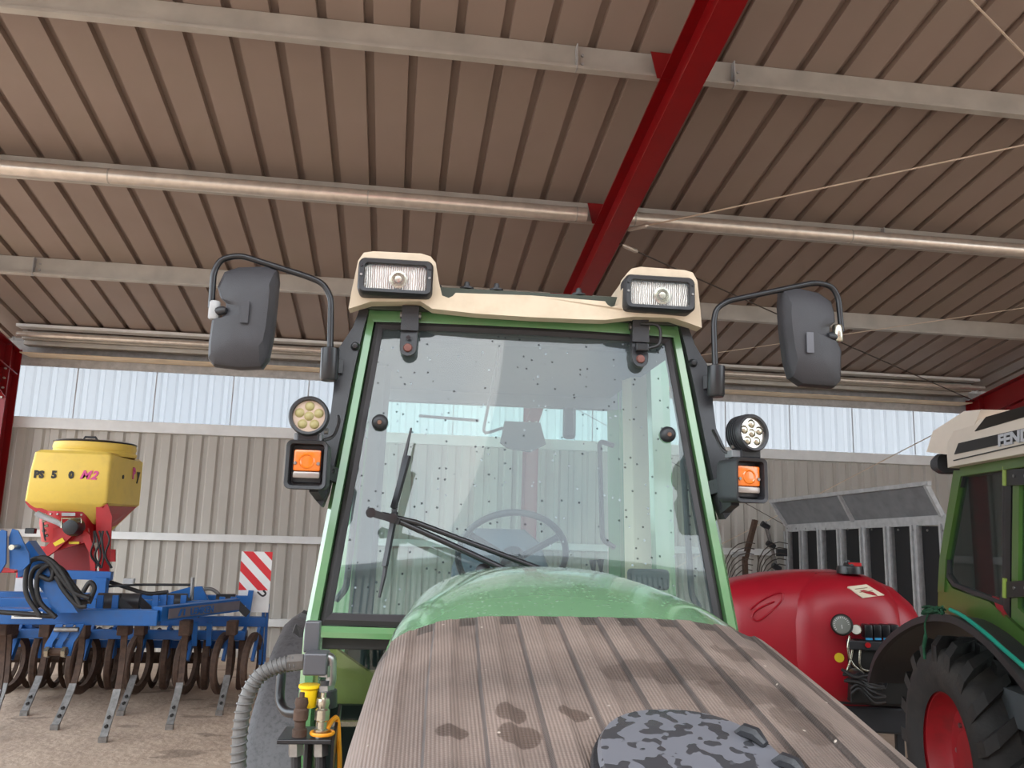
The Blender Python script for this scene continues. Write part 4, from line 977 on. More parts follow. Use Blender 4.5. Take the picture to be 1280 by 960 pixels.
# fender: arch band over the wheel
fy, fz = hub.y+.10, .62
lip = smooth_path([L2(a_, b_, -.03) for a_, b_ in ((1088, 850), (1096, 822), (1112, 799), (1135, 781), (1160, 771), (1190, 771), (1215, 783), (1240, 803), (1265, 830), (1290, 862), (1312, 900))], 3)
def arch(x0, x1, off0, off1):
    secs = []
    for i_, p in enumerate(lip):
        d_ = (lip[min(i_+1, len(lip)-1)]-lip[max(0, i_-1)]).normalized(); n_ = Vector((0, -d_.z, d_.y))
        if n_.z < 0 and abs(d_.y) > .3: n_ = -n_
        c_ = (p-Vector((0, fy, fz))); c_.x = 0
        if n_.dot(c_) < 0: n_ = -n_
        a_, b_ = Vector((x0, p.y, p.z)), Vector((x1, p.y, p.z))
        secs.append([a_+n_*off0, a_+n_*off1, b_+n_*off1, b_+n_*off0])
    return loft(secs)
part2('rear_fender', arch(-.02, .44, -.02, .0), 'black', smooth=40, label='black plastic wheel arch')
part2('fender_lip', arch(-.05, -.015, -.03, .008), 'rubber', smooth=40)
# cab side skin with window opening
CX = .10
outer = [(1193, 596), (1172, 700), (1172, 762), (1195, 780), (1235, 800), (1290, 838), (1330, 860), (1330, 570), (1280, 570)]
cab_z = 2.27
def p2(px, py, x=CX): q = L2(px, py, x); return q
win = [(1204, 592), (1190, 640), (1183, 700), (1184, 718), (1192, 730), (1210, 737), (1235, 746), (1250, 752), (1254, 740), (1254, 590)]
sk = [(1192, 588), (1174, 700), (1172, 764), (1200, 772), (1240, 790), (1290, 830), (1330, 862), (1330, 845), (1290, 800), (1252, 765), (1236, 752), (1210, 743), (1190, 735), (1179, 718), (1178, 700), (1186, 640), (1200, 588)]
part2('cab_side', poly2(sk, CX, CX+.04), 'green_dark', smooth=30, label='green body side below the window')
part2('cab_pillar', poly2([(1192, 588), (1174, 700), (1172, 740), (1180, 740), (1182, 700), (1202, 588)], CX-.012, CX+.06), 'green_dark')
# seal ring & glass
def ring2(pix, grow):
    P = [L2(a, b, CX-.004) for a, b in pix]; cy_ = sum(p.y for p in P)/len(P); cz_ = sum(p.z for p in P)/len(P)
    return [Vector((CX-.004, cy_+(p.y-cy_)*grow, cz_+(p.z-cz_)*grow)) for p in P]
o_, i_ = ring2(win, 1.08), ring2(win, .97); bm = B(); A = [bm.verts.new(p) for p in o_]; Bv = [bm.verts.new(p) for p in i_]; Cv = [bm.verts.new(p+Vector((.04, 0, 0))) for p in i_]; Dv = [bm.verts.new(p+Vector((.04, 0, 0))) for p in o_]
n = len(A)
for k in range(n):
    q = (k+1) % n
    bm.faces.new((A[k], A[q], Bv[q], Bv[k])); bm.faces.new((Bv[k], Bv[q], Cv[q], Cv[k])); bm.faces.new((A[k], A[q], Dv[q], Dv[k])); bm.faces.new((Cv[k], Cv[q], Dv[q], Dv[k]))
part2('window_seal', bm, 'rubber')
part2('side_window', poly2(win, CX+.01, CX+.014), 'glass')
part2('door_frame', poly2([(1256, 585), (1254, 760), (1262, 772), (1264, 585)], CX-.01, CX+.03), 'blackpaint')
part2('door_frame', poly2([(1266, 583), (1264, 772), (1330, 830), (1330, 815), (1272, 760), (1274, 583)], CX-.01, CX+.03), 'green_dark', label='green door frame')
part2('door_window', poly2([(1274, 583), (1272, 760), (1330, 815), (1330, 575)], CX+.008, CX+.012), 'glass')
for py in (597, 737):
    hpart = part2('door_hinge', poly2([(1258, py-10), (1258, py+10), (1290, py+8), (1290, py-12)], CX-.03, CX-.01), 'blackpaint')
    q0, q1 = L2(1256, py-14, CX-.03), L2(1256, py+10, CX-.03); obj('hinge_barrel', cyl(q1, q0, .011, 12), mat('olive_hinge_barrel', (140, 160, 70), .4), hpart)
    for dx in (1268, 1282): bq = L2(dx, py-2, CX-.03); obj('hinge_screw', cyl(bq, bq+Vector((-.006, 0, 0)), .008, 8), 'steel', hpart)
part2('red_tail_marker', poly2([(1240, 745), (1254, 752), (1256, 772), (1246, 762)], CX+.0, CX+.03), 'redplastic')
rz_b = L2(1180, 585, 0).z; y_b = L2(1180, 585, 0).y
# roof
zb, zt = L2(1180, 585, 0).z, L2(1222, 522, 0).z
yr = y_b; yf = yr-2.2
def prof2(y, dz=0, pin=0): return [Vector((x, y, z)) for x, z in ((.0+pin, zb), (1.5-pin, zb), (1.5-pin, zb+.08), (1.49-pin, zb+.15), (1.46-pin, zt+.0+dz), (1.3, zt+.05+dz), (.2, zt+.05+dz), (.04+pin, zt+.0+dz), (.01+pin, zb+.15), (.0+pin, zb+.08))]
part2('roof', loft([prof2(yr, -.02, .02), prof2(yr-.08), prof2(yr-1.0), prof2(yf)]), 'cream2', smooth=25, label='cream roof with black side stripes')
bm = poly2([(1158, 565), (1166, 539), (1177, 532), (1205, 514), (1226, 512), (1204, 566), (1181, 568)], .03, 1.46); bevel(bm, .01); part2('roof_spoiler', bm, 'cream2', smooth=30)
def stripe(pix, nm='roof_stripe', m='ink', x0=-.004):
    pp = [L2(a, b, 0.0) for a, b in pix]; bm = B()
    def sx(z): # side face x at height z
        if z < zb+.08: return 0
        if z < zb+.15: return .01*(z-zb-.08)/.07
        return .01+.03*(z-zb-.15)/max(.01, zt-zb-.15)
    a = [bm.verts.new((sx(p.z)-.006, p.y, p.z)) for p in pp]; b = [bm.verts.new((sx(p.z)+.01, p.y, p.z)) for p in pp]; n = len(a)
    bm.faces.new(a[::-1]); bm.faces.new(b)
    for k in range(n): bm.faces.new((a[k], a[(k+1) % n], b[(k+1) % n], b[k]))
    return part2(nm, bm, m)
st1 = stripe([(1194, 568), (1198, 554), (1300, 531), (1340, 521), (1340, 536), (1300, 545)])
stripe([(1216, 539), (1223, 521), (1300, 499), (1340, 490), (1340, 503), (1300, 514)])
stripe([(1193, 575), (1280, 555), (1340, 540), (1340, 541), (1280, 556.2), (1193, 576.2)], 'roof_groove')
f0 = L2(1249, 556, -.0); f1 = L2(1290, 543, 0)
dirv = Vector((0, f1.y-f0.y, f1.z-f0.z)).normalized()
text('FENDT', .075, 'silver', face_mtx((-.004, f0.y, f0.z-.007), (0, -1, 0), (.06, 0, 1)) @ Matrix.Diagonal((1.65, 1, 1, 1)), T2, ext=.004, bold=.003, space=1.0)
lp = L2(1178, 580, .1)
part2('rear_work_lamp', loft([[Vector((x, lp.y+y, z+lp.z)) for x, z in rrect(.14, h_, .04, 4, .12, 0)] for y, h_ in ((-.06, .11), (0, .12), (.05, .09))]), 'black', smooth=50)
part2('cab_roof_rail', box(.06, .14, yr-2.1, yr-.05, zb-.05, zb+.005, .005), 'green_dark')
part2('cab_rear_glass', box(.16, 1.36, yr-.03, yr-.025, 1.45, zb-.03), 'glass')
part2('cab_far_side', box(1.38, 1.42, yr-2.0, yr-.05, 1.1, 1.45), 'green_dark')
for y in (yr-.08, yr-1.9): part2('far_pillar', box(1.36, 1.42, y-.04, y+.04, 1.4, zb), 'green_dark')
part2('far_window', box(1.385, 1.389, yr-1.86, yr-.12, 1.45, zb-.02), 'rearglass')
part2('front_pillar', box(.1, .16, yr-1.95, yr-1.87, 1.0, zb), 'green_dark')
part2('cab_lower', box(.14, 1.38, yr-1.95, yr-.1, .95, 1.12), 'interior')
part2('seat', loft([[Vector((.75+a, yr-.55+b, z)) for a, b in rrect(w_, th, .04, 3)] for z, w_, th in ((1.12, .4, .4), (1.35, .44, .42), (1.42, .42, .16), (1.8, .38, .12), (1.88, .25, .08))]), 'seat', smooth=50)
part2('cab_mirror', lathe([(0, -.05), (.045, -.04), (.05, 0), (.045, .04), (0, .05)], L2(1217, 605, .35), (0, 0, 1), 14), 'black', smooth=50)
part2('control_lever', tube([L2(1214, 720, .4), L2(1207, 690, .4), L2(1200, 672, .4)], .01, 6), 'black')
# strap and rope on the fender
rp = [L2(a, b, -.03) for a, b in ((1188, 762), (1205, 771), (1230, 790), (1255, 812), (1290, 842))]
tag(obj('strap', tube(smooth_path([T2M @ p for p in rp], 5), .011, 8), 'tealrope', smooth=60), 'teal strap lying along the right tractor wheel arch', 'strap')
bm = B(); random.seed(3)
for k in range(7):
    pts = [T2M @ (L2(1166+random.uniform(-14, 16), 763+random.uniform(-6, 5), -.04+random.uniform(-.02, .03))) for _ in range(6)]
    add_tube(bm, smooth_path(pts, 4), .006, 6)
add_tube(bm, smooth_path([T2M @ L2(a, b, -.06) for a, b in ((1160, 768), (1156, 780), (1157, 795), (1155, 808), (1156, 824))], 4), [.005]*8+[.011]*5+[.008]*4, 6)
tag(obj('rope', bm, 'rope', smooth=60), 'dark green rope knotted over the right tractor wheel arch', 'rope')

# ================================================================== SPRAYER TANK (behind second tractor)
SY = 6.35
sp = thing('sprayer', 'red plastic sprayer tank with gauges between the two tractors', 'sprayer', tuple(at(1030, 790, SY+.3)*1.0)[:2]+(0,), PSI2)
SM = Matrix.Translation(sp.location) @ Matrix.Rotation(PSI2, 4, 'Z'); SI = SM.inverted()
def S(px, py, Y): return SI @ at(px, py, Y)
# tank: sections along local x (sideways), rounded, higher in the middle
tank = []
zt_ = lambda px, py: at(px, py, SY+.2).z
def sec(x, ztop, zbot, ya, yb, r):
    out = []
    for k in range(24):
        a = 2*PI*k/24; c, s_ = math.cos(a), math.sin(a); e = .62
        out.append(Vector((x, (ya+yb)/2+math.copysign(abs(c)**e, c)*(yb-ya)/2, (ztop+zbot)/2+math.copysign(abs(s_)**e, s_)*(ztop-zbot)/2)))
    return out
lx0 = S(900, 740, SY+.3).x; lx1 = S(1152, 770, SY).x
Ws = lx1-lx0
zz = [(0, 1.30, .8, -.1, .45), (.03, 1.42, .7, -.2, .5), (.10, 1.475, .6, -.28, .55), (.25, 1.53, .55, -.32, .6), (.42, 1.565, .5, -.36, .6), (.6, 1.575, .5, -.38, .6), (.75, 1.54, .5, -.38, .58), (.87, 1.46, .5, -.35, .55), (.95, 1.35, .55, -.3, .5), (1.0, 1.22, .65, -.2, .42)]
bm = loft([sec(lx0+Ws*t, a, b, c, d, 0) for t, a, b, c, d in zz]); obj('tank', bm, 'redplastic', sp, smooth=70)
# shoulder bulge (deeper front lobe)
q = S(1062, 830, SY-.05); lobe = []
for y_, f in ((.3, 1.0), (.05, 1.0), (-.1, .97), (-.22, .90), (-.30, .76), (-.335, .5), (-.345, .2)):
    lobe.append([Vector((q.x+.485*f*math.copysign(abs(math.cos(2*PI*k/32))**.7, math.cos(2*PI*k/32)), q.y+.25+y_, 1.03+(.535*f)*math.copysign(abs(math.sin(2*PI*k/32))**.7, math.sin(2*PI*k/32)))) for k in range(32)])
obj('tank_lobe', loft(lobe), 'redplastic', sp, smooth=60)
fr_y = -.40
def disc_at(px, py, Y, r, th, m, nm, par, ax=(0, -1, 0), seg=24):
    c = S(px, py, Y); return obj(nm, lathe([(0, th), (r*.92, th), (r, th*.6), (r, 0)], c, ax, seg), m, par, smooth=35)
YF_ = SY-.22
axg = Vector((-.1, -1, .15))
g = disc_at(1052, 781, YF_, .082, .03, 'ink', 'pressure_gauge', sp, axg); disc_at(1052, 781, YF_-.031, .066, .002, mat('dark_dial', (120, 122, 116), .4), 'gauge_dial', g, axg)
c = S(1052, 781, YF_-.036)
bm = B()
for k in range(18):
    a = math.radians(-130+260*k/17)+PI/2; d = Vector((math.cos(a), 0, math.sin(a))); add_bar(bm, c+d*.048, c+d*.060, .003, .002, Vector((0, -1, 0)))
add_bar(bm, c, c+Vector((.005, 0, -.04)), .004, .002, Vector((0, -1, 0))); obj('dial_marks', bm, 'white', g)
g2 = disc_at(1070, 787, YF_-.02, .040, .025, 'chrome', 'small_gauge', sp, axg); disc_at(1070, 787, YF_-.047, .034, .002, 'whiteplastic', 'gauge_dial', g2, axg)
from mathutils.bvhtree import BVHTree
lobe_o = [o for o in sp.children if o.name.startswith('tank_lobe')][0]; tank_o = [o for o in sp.children if o.name == 'tank'][0]
def hit(o, px, py):
    bv = BVHTree.FromPolygons([v.co for v in o.data.vertices], [p.vertices for p in o.data.polygons]); e = SI @ EYE; d = (SI @ (EYE+ray(px, py))-e).normalized()
    return bv.ray_cast(e, d)
cs = [hit(lobe_o, a, b) for a, b in ((1059, 735), (1082, 732), (1104, 745), (1078, 748))]
if all(c[0] for c in cs):
    bm = B(); a_ = [bm.verts.new(c[0]+c[1]*.016) for c in cs]; b_ = [bm.verts.new(c[0]-c[1]*.004) for c in cs]; bm.faces.new(a_); bm.faces.new(b_[::-1])
    for k in range(4): bm.faces.new((a_[k], a_[(k+1) % 4], b_[(k+1) % 4], b_[k]))
    st_ = obj('tank_sticker', bm, 'sticker', sp)
    bm = B()
    for f in (.3, .6):
        p0 = cs[0][0].lerp(cs[3][0], f)+cs[0][1]*.018; p1 = cs[1][0].lerp(cs[2][0], f)+cs[0][1]*.018; add_bar(bm, p0.lerp(p1, .15), p0.lerp(p1, .8), .005, .002, cs[0][1])
    obj('sticker_print', bm, mat('faded_print', (150, 120, 100), .6), st_)
ys_ = hit(lobe_o, 1049, 822)
if ys_[0]: obj('round_sticker', lathe([(0, .006), (.036, .006), (.036, -.004)], ys_[0], ys_[1], 20), 'yellowsticker', sp)
lgp = [q_[0]+q_[1]*.004 for q_ in (hit(tank_o, a, b) for a, b in ((938, 762), (950, 752), (968, 743), (978, 742), (976, 752), (962, 766), (948, 776), (940, 772), (944, 764), (956, 757), (968, 752))) if q_[0]]
obj('moulded_emblem', tube(smooth_path(lgp, 4), .008, 6), 'redplastic', sp, smooth=60)
for k in range(4):
    a = S(1078+k*11, 780, YF_); b = S(1088+k*11, 797, YF_)
    vb_ = obj('section_valve', box(a.x, b.x, a.y-.05, a.y+.05, b.z, a.z, .008), 'blackpaint', sp, smooth=40)
    obj('valve_lever', box(a.x+.005, b.x-.005, a.y-.056, a.y-.045, b.z-.012, b.z+.004, .002), 'bluelever', vb_)
for k, px in enumerate((1084, 1099, 1104)):
    c = S(px, 806+k, YF_-.03); obj('regulator_knob', lathe([(0, .03), (.02, .028), (.022, 0)], c, (0, -1, 0), 12), 'redmach', sp, smooth=40)
cpy = S(1080, 830, YF_+.015).y; obj('control_recess', box(S(1064, 830, YF_).x, S(1132, 830, YF_).x, cpy, cpy+.25, .6, S(1080, 800, YF_).z, .01), 'ink', sp)
obj('valve_manifold', box(S(1060, 803, YF_).x, S(1118, 803, YF_).x, S(1060, 803, YF_).y-.01, S(1060, 803, YF_).y+.06, S(1060, 812, YF_).z, S(1060, 800, YF_).z, .01), 'black', sp)
for pp in ([(1062, 795), (1060, 812), (1066, 830), (1080, 842)], [(1075, 812), (1075, 832), (1082, 838), (1092, 838)], [(1066, 800), (1064, 822), (1058, 840)], [(1100, 815), (1102, 832), (1094, 846)]):
    obj('brass_pipe', tube(smooth_path([S(a, b, YF_) for a, b in pp], 5), .009, 8), 'chrome', sp, smooth=50)
random.seed(11)
for k in range(8):
    yo = 836+k*4; pts = [S(1052+k*2+random.uniform(-3, 3), yo+random.uniform(-3, 3), SY-.40), S(1068+k, yo+8-k*2+random.uniform(-3, 3), SY-.45), S(1084+k, yo+random.uniform(2, 16), SY-.47), S(1106, yo+6+random.uniform(0, 10), SY-.4)]
    obj('feed_hose', tube(smooth_path(pts, 6), .012, 8), 'hoseblack', sp, smooth=50)
for px_, py_, r_ in ((1072, 846, .05), (1098, 852, .06), (1112, 838, .04)): obj('pump_housing', lathe([(0, .06), (r_*.8, .05), (r_, .02), (r_, -.08), (0, -.09)], S(px_, py_, SY-.36), (0, -1, 0), 18), 'blackpaint' if r_ > .045 else 'fitting', sp, smooth=40)
obj('pump_body', box(S(1066, 850, SY).x, S(1125, 850, SY).x, -.37, .1, .70, .95, .03), 'black', sp)
obj('frame_beam', box(lx0+.05, lx1-.1, -.3, .5, .35, .55, .02), 'black', sp)
obj('spray_frame', box(lx0+.1, lx1+.2, -.34, -.28, .56, .80, .02), 'black', sp)
for x in (lx0+.15, lx1-.2): obj('stand_leg', box(x, x+.06, 0, .06, 0, .5, .005), 'black', sp)
lid = S(1063, 722, SY+.1)
ld = obj('filler_lid', lathe([(0, .05), (.05, .05), (.055, .035), (.10, .03), (.105, 0), (.105, -.03)], (lid.x, lid.y, 1.585), (0, 0, 1), 24), 'blackpaint', sp, smooth=35)
obj('lid_latch', box(lid.x-.02, lid.x+.08, lid.y-.05, lid.y+.03, 1.615, 1.645, .006), 'redmach', ld)
obj('lid_knob', lathe([(0, .08), (.02, .075), (.025, .05), (.02, .04)], (lid.x-.02, lid.y, 1.585), (0, 0, 1), 12), 'blackpaint', ld, smooth=40)
obj('top_hose', tube(smooth_path([S(1000, 722, SY+.25), S(1020, 718, SY+.2), S(1035, 721, SY+.2), S(1052, 717, SY+.15)], 5), .012, 8), 'hoseblack', sp, smooth=50)
obj('top_hose', tube(smooth_path([S(985, 724, SY+.35), S(1010, 717, SY+.35), S(1045, 716, SY+.3)], 5), .010, 8), 'hoseblack', sp, smooth=50)

# ================================================================== TRAILER
TZ = 2.33
A_ = at(986, 657, 1); ya = 11.3
def on_line(px, py, P0, P1):
    """point on the vertical plane through P0,P1 under the pixel"""
    d = (P1-P0); nrm = Vector((d.y, -d.x, 0)); v = ray(px, py); t = (P0-EYE).dot(nrm)/v.dot(nrm); return EYE+v*t
PA = at(988, 657, 11.1); PB = at(1183, 645, 8.0); PA.z = PB.z = 0
tl = thing('trailer', 'grey steel-framed trailer with black boarded side, behind the red tank', 'trailer', (PA.x, PA.y, 0), math.atan2(PB.y-PA.y, PB.x-PA.x))
TLM = Matrix.Translation(tl.location) @ Matrix.Rotation(tl.rotation_euler.z, 4, 'Z'); TLI = TLM.inverted()
def TL(px, py): return TLI @ on_line(px, py, PA, PB)
LEN = (PB-PA).length
ztr0, ztr1 = TL(988, 657).z, TL(1183, 645).z
zr = (ztr0+ztr1)/2
# slats
pxs = [988, 1007, 1030, 1055, 1084, 1115, 1149, 1186]
obj('side_rail', bar((-.05, -.02, ztr0-.04), (LEN+1.2, -.02, ztr1-.04+(ztr1-ztr0)*1.2/LEN), .06, .10), 'galvdark', tl)
xs_t = [TL(p_, 680).x for p_ in pxs]
ww = .11
for k, x in enumerate(xs_t+[xs_t[-1]+(xs_t[-1]-xs_t[-2]), xs_t[-1]+2*(xs_t[-1]-xs_t[-2])]):
    bmp = B(); h1 = ztr0+(ztr1-ztr0)*x/LEN-.08
    for a, b in ((x-ww/2, x-ww/2+.03), (x+ww/2-.03, x+ww/2)): add_box(bmp, a, b, -.07, -.0, .75, h1)
    add_box(bmp, x-ww/2, x+ww/2, -.045, -.0, .75, h1); obj('side_post', bmp, 'galvdark', tl)
obj('side_board', box(-.02, LEN+1.2, .0, .03, .75, zr-.05), 'tarp', tl)
fz0, fz1 = ztr0, ztr1; tz0, tz1 = TL(970, 628).z, TL(1185, 605).z
bm = B(); v = [bm.verts.new(p) for p in (Vector((-.02, -.03, fz0)), Vector((LEN+.0, -.03, fz1)), Vector((LEN+.0, -.22, tz1)), Vector((-.12, -.22, tz0)), Vector((-.02, .0, fz0)), Vector((LEN+.0, .0, fz1)), Vector((LEN+.0, -.19, tz1)), Vector((-.12, -.19, tz0)))]
for f in ((0, 1, 2, 3), (4, 5, 6, 7), (0, 1, 5, 4), (1, 2, 6, 5), (2, 3, 7, 6), (3, 0, 4, 7)): bm.faces.new([v[i] for i in f])
obj('flared_board', bm, 'rockgrey', tl)
obj('board_rim', bar((-.14, -.22, tz0), (LEN+.05, -.22, tz1), .05, .045), 'galvdark', tl)
for f in (0, .5, 1):
    x = f*LEN; obj('board_rib', bar((x-.02*(f == 0), -.05, fz0+(fz1-fz0)*f), (x-.1*(f == 0), -.23, tz0+(tz1-tz0)*f), .05, .04, Vector((1, 0, 0))), 'galvdark', tl)
bb = B()
for k in range(14): add_cyl(bb, (k*LEN/13, -.055, ztr0-.04), (k*LEN/13, -.045, ztr0-.04), .014, 6)
obj('rail_bolts', bb, 'steel', tl)
obj('front_board', box(-.04, .0, 0, 2.2, .75, zr), 'rockgrey', tl); obj('far_board', box(-.04, LEN+1.2, 2.17, 2.2, .75, zr), 'tarp', tl)
obj('trailer_floor', box(0, LEN+1.2, 0, 2.2, .65, .75), 'galvdark', tl)
obj('axle', cyl((LEN*.5, .1, .45), (LEN*.5, 2.1, .45), .05, 12), 'black', tl)
for y in (.15, 2.0):
    w_ = bpy.data.objects.new('trailer_wheel', None); COL.objects.link(w_); w_.parent = tl; w_.location = (LEN*.5, y, .45)
    obj('tyre', lathe([(.22, -.1), (.4, -.12), (.45, -.08), (.45, .08), (.4, .12), (.22, .1)], ax=(0, 1, 0), seg=32), 'tyre', w_, smooth=40); obj('rim', lathe([(.22, -.09), (.18, -.02), (0, 0)], ax=(0, 1, 0), seg=24), 'galvdark', w_, smooth=40)

# ================================================================== WIRE TINE RAKE (behind the tank)
ry_ = 10.6
wr_o = at(950, 700, ry_)
rk = thing('wheel_rake', 'folded rake with curved wire tines against the rear wall', 'rake', (wr_o.x, ry_, 0))
def R_(px, py, Y=ry_): p = at(px, py, Y); return Vector((p.x-wr_o.x, p.y-ry_, p.z))
obj('rake_post', bar(R_(931, 700), R_(944, 650), .09, .05), 'rust', rk); obj('rake_post', bar(R_(931, 700), R_(936, 860), .08, .05), 'rust', rk)
obj('rake_pole', tube([R_(956, 652), R_(966, 690), R_(976, 730), R_(990, 800)], [.03, .022, .022, .022], 8), 'steel', rk, smooth=40)
for py in ((956, 657), (963, 681), (970, 709)): obj('pole_clamp', cyl(R_(py[0]-4, py[1]-3), R_(py[0]+5, py[1]+3), .04, 8), 'black', rk)
obj('cross_arm', bar(R_(916, 693), R_(934, 692), .05, .06), 'galvdark', rk); obj('end_plate', box(R_(970, 690).x, R_(982, 690).x, -.05, .0, R_(970, 695).z, R_(970, 686).z), 'black', rk)
random.seed(5)
for k in range(9):
    a, b = 941, 690+k*4.5
    r1 = 46-k*3.2
    for sgn, x0 in ((-1, 930), (1, 973)):
        pts = []
        for j in range(9):
            th = math.radians(-20+j*22)
            px = x0+sgn*(-4)-r1*math.sin(th)*.62*(1 if sgn < 0 else 1)+(6 if sgn > 0 else 0); py = b-r1*math.cos(th)*.75+22
            pts.append(R_(px, py, ry_-.1+.02*k))
        obj('wire_tine', tube(pts, .007, 5), 'cabledark', rk)

# ================================================================== CULTIVATOR
cv = thing('cultivator', 'blue tine cultivator with rusty discs on the left', 'cultivator', (-2.75, 8.4, 0))
CO = Vector((-2.75, 8.4, 0))
def C(px, py, Y): return at(px, py, Y)-CO
def cvo(n, bm, m, **k): return obj(n, bm, m, cv, **k)
YB = 7.7
a = C(-60, 770, YB); b = C(199, 772, YB); zb_ = (a.z+b.z)/2
cvo('front_beam', box(a.x-.6, b.x, a.y-.06, a.y+.06, b.z-.065, b.z+.065, .008), 'blue')
b.z += .03; zB = b.z
b2 = C(293, 765, 8.6)
cvo('side_beam', bar(Vector((b.x-.02, b.y, zB)), Vector((b2.x, b2.y, zB)), .10, .12), 'blue', label='slanting side beam with worn lettering')
d = (Vector((b2.x, b2.y, 0))-Vector((b.x, b.y, 0))).normalized(); nrm = Vector((d.y, -d.x, 0))
cvo('decal_strip', add_bar(B(), Vector((b.x, b.y, zB+.0))+nrm*.052+d*.05, Vector((b2.x, b2.y, zB))+nrm*.052, .004, .085), mat('faded_decal', (104, 100, 108), .6))
tm = face_mtx(Vector((b.x, b.y, zB-.032))+nrm*.056+d*.32, d, (0, 0, 1)); text('LEMKEN', .085, 'blue', tm, cv, ext=.002, bold=.002, space=1.0)
lg = Vector((b.x, b.y, zB))+nrm*.057+d*.2
cvo('logo_mark', add_prism(B(), [(-.04, -.03), (-.01, -.03), (.02, .03), (-.01, .03)], lambda u, v, k: lg+d*u+Vector((0, 0, v))+nrm*(.002 if k else 0)), 'blue')
cvo('logo_mark', add_prism(B(), [(.03, -.03), (.05, -.03), (.05, .03), (.035, .03)], lambda u, v, k: lg+d*u+Vector((0, 0, v))+nrm*(.002 if k else 0)), 'blue')
bl_ = C(-100, 765, 8.6); cvo('side_beam', bar(Vector((a.x-.5, a.y, zB)), Vector((a.x-.9, b2.y, zB)), .10, .12), 'blue')
cvo('middle_beam', box(a.x-.8, b2.x-.12, .0, .1, zB-.06, zB+.05, .008), 'blue')
cvo('rear_beam', box(a.x-.9, b2.x+.05, .75, .85, zB-.06, zB+.04, .008), 'blue')
plate = C(34, 769, YB-.07); cvo('rating_plate', box(plate.x-.12, plate.x+.12, plate.y-.004, plate.y, plate.z-.03, plate.z+.03), 'white')
pb_ = B()
for k in range(2): add_box(pb_, plate.x-.10, plate.x+.04, plate.y-.0055, plate.y-.004, plate.z+.004-k*.018, plate.z+.009-k*.018)
cvo('rating_print', pb_, 'ink')
# headstock
for dy, xx in ((0, 0), (0, .13)):
    pix = [(-8, 672), (2, 662), (8, 664), (7, 704), (0, 716), (-8, 720)] if xx == 0 else [(11, 672), (15, 661), (22, 663), (36, 692), (37, 704), (28, 713), (12, 711)]
    P = [C(p_, q_, 7.25+xx*.3) for p_, q_ in pix]
    cvo('headstock_plate', add_prism(B(), [(p.x, p.z) for p in P], lambda u, v, k: Vector((u, P[0].y+(.02 if k else 0), v))), 'blue')
pn = C(21, 684, 7.22); cvo('headstock_pin', cyl((pn.x-.02, pn.y-.05, pn.z), (pn.x-.02, pn.y+.12, pn.z), .022, 12), 'chrome')
P = [C(p_, q_, 7.45) for p_, q_ in ((22, 690), (36, 676), (66, 718), (97, 766), (66, 766), (58, 745), (36, 716), (22, 722))]
cvo('headstock_arm', add_prism(B(), [(p.x, p.z) for p in P], lambda u, v, k: Vector((u, P[0].y+(.14 if k else 0), v))), 'blue')
P = [C(p_, q_, 7.45) for p_, q_ in ((-8, 722), (14, 728), (26, 748), (14, 765), (-8, 765))]
# lower link brackets
for dx in (0, 13, 26):
    P = [C(p_+dx, q_, 7.52+dx*.002) for p_, q_ in ((70, 780), (79, 780), (72, 795), (66, 803), (62, 820), (54, 820), (56, 806), (62, 796))]
    cvo('link_bracket', add_prism(B(), [(p.x, p.z) for p in P], lambda u, v, k: Vector((u, P[0].y+(.02 if k else 0), v))), 'blue')
cvo('link_pin', cyl(C(55, 815, 7.5), C(84, 815, 7.5), .032, 12), 'rust'); cvo('link_pin', cyl(C(68, 787, 7.5), C(98, 787, 7.5), .02, 12), 'steel')
for px in (57, 78): c = C(px, 815, 7.47); cvo('link_nut', cyl(c, c+Vector((.03, 0, 0)), .045, 6), 'chrome')
# hoses looped over the headstock
random.seed(2)
loops = [[(50, 770), (34, 745), (32, 722), (38, 702), (52, 698), (64, 705), (76, 722), (92, 740), (112, 748)], [(70, 772), (50, 752), (46, 728), (52, 712), (66, 706), (64, 724), (50, 720)], [(66, 708), (80, 716), (92, 732), (104, 745), (116, 744)], [(60, 702), (78, 712), (88, 728), (98, 750), (114, 752)], [(40, 700), (56, 697), (70, 706), (84, 726), (100, 756)], [(112, 752), (118, 735), (112, 728), (104, 740)], [(48, 760), (38, 730), (44, 710), (62, 708), (66, 722), (60, 724)], [(70, 770), (60, 770), (40, 768), (10, 766), (-10, 764)], [(108, 758), (96, 756), (80, 738), (70, 720)]]
for k, lp_ in enumerate(loops): cvo('hydraulic_hose', tube(smooth_path([C(x_, y_, 7.38+.03*(k % 4)) for x_, y_ in lp_], 6), .020, 8), 'hoseblack', smooth=60)
cvo('long_hose', tube(smooth_path([C(136, 733, 8.6), C(170, 731, 8.6), C(212, 731, 8.6), C(238, 731, 8.6)], 4), .012, 8), 'hoseblack')
cvo('long_hose', tube(smooth_path([C(136, 727, 8.7), C(160, 735, 8.7), C(185, 742, 8.7), C(210, 740, 8.7)], 4), .020, 8), 'hoseblack', smooth=60)
cvo('rear_hose', tube(smooth_path([C(255, 736, 8.9), C(266, 737, 8.9), C(275, 745, 8.9), C(277, 756, 8.9)], 4), .018, 8), 'hosegrey', smooth=60)
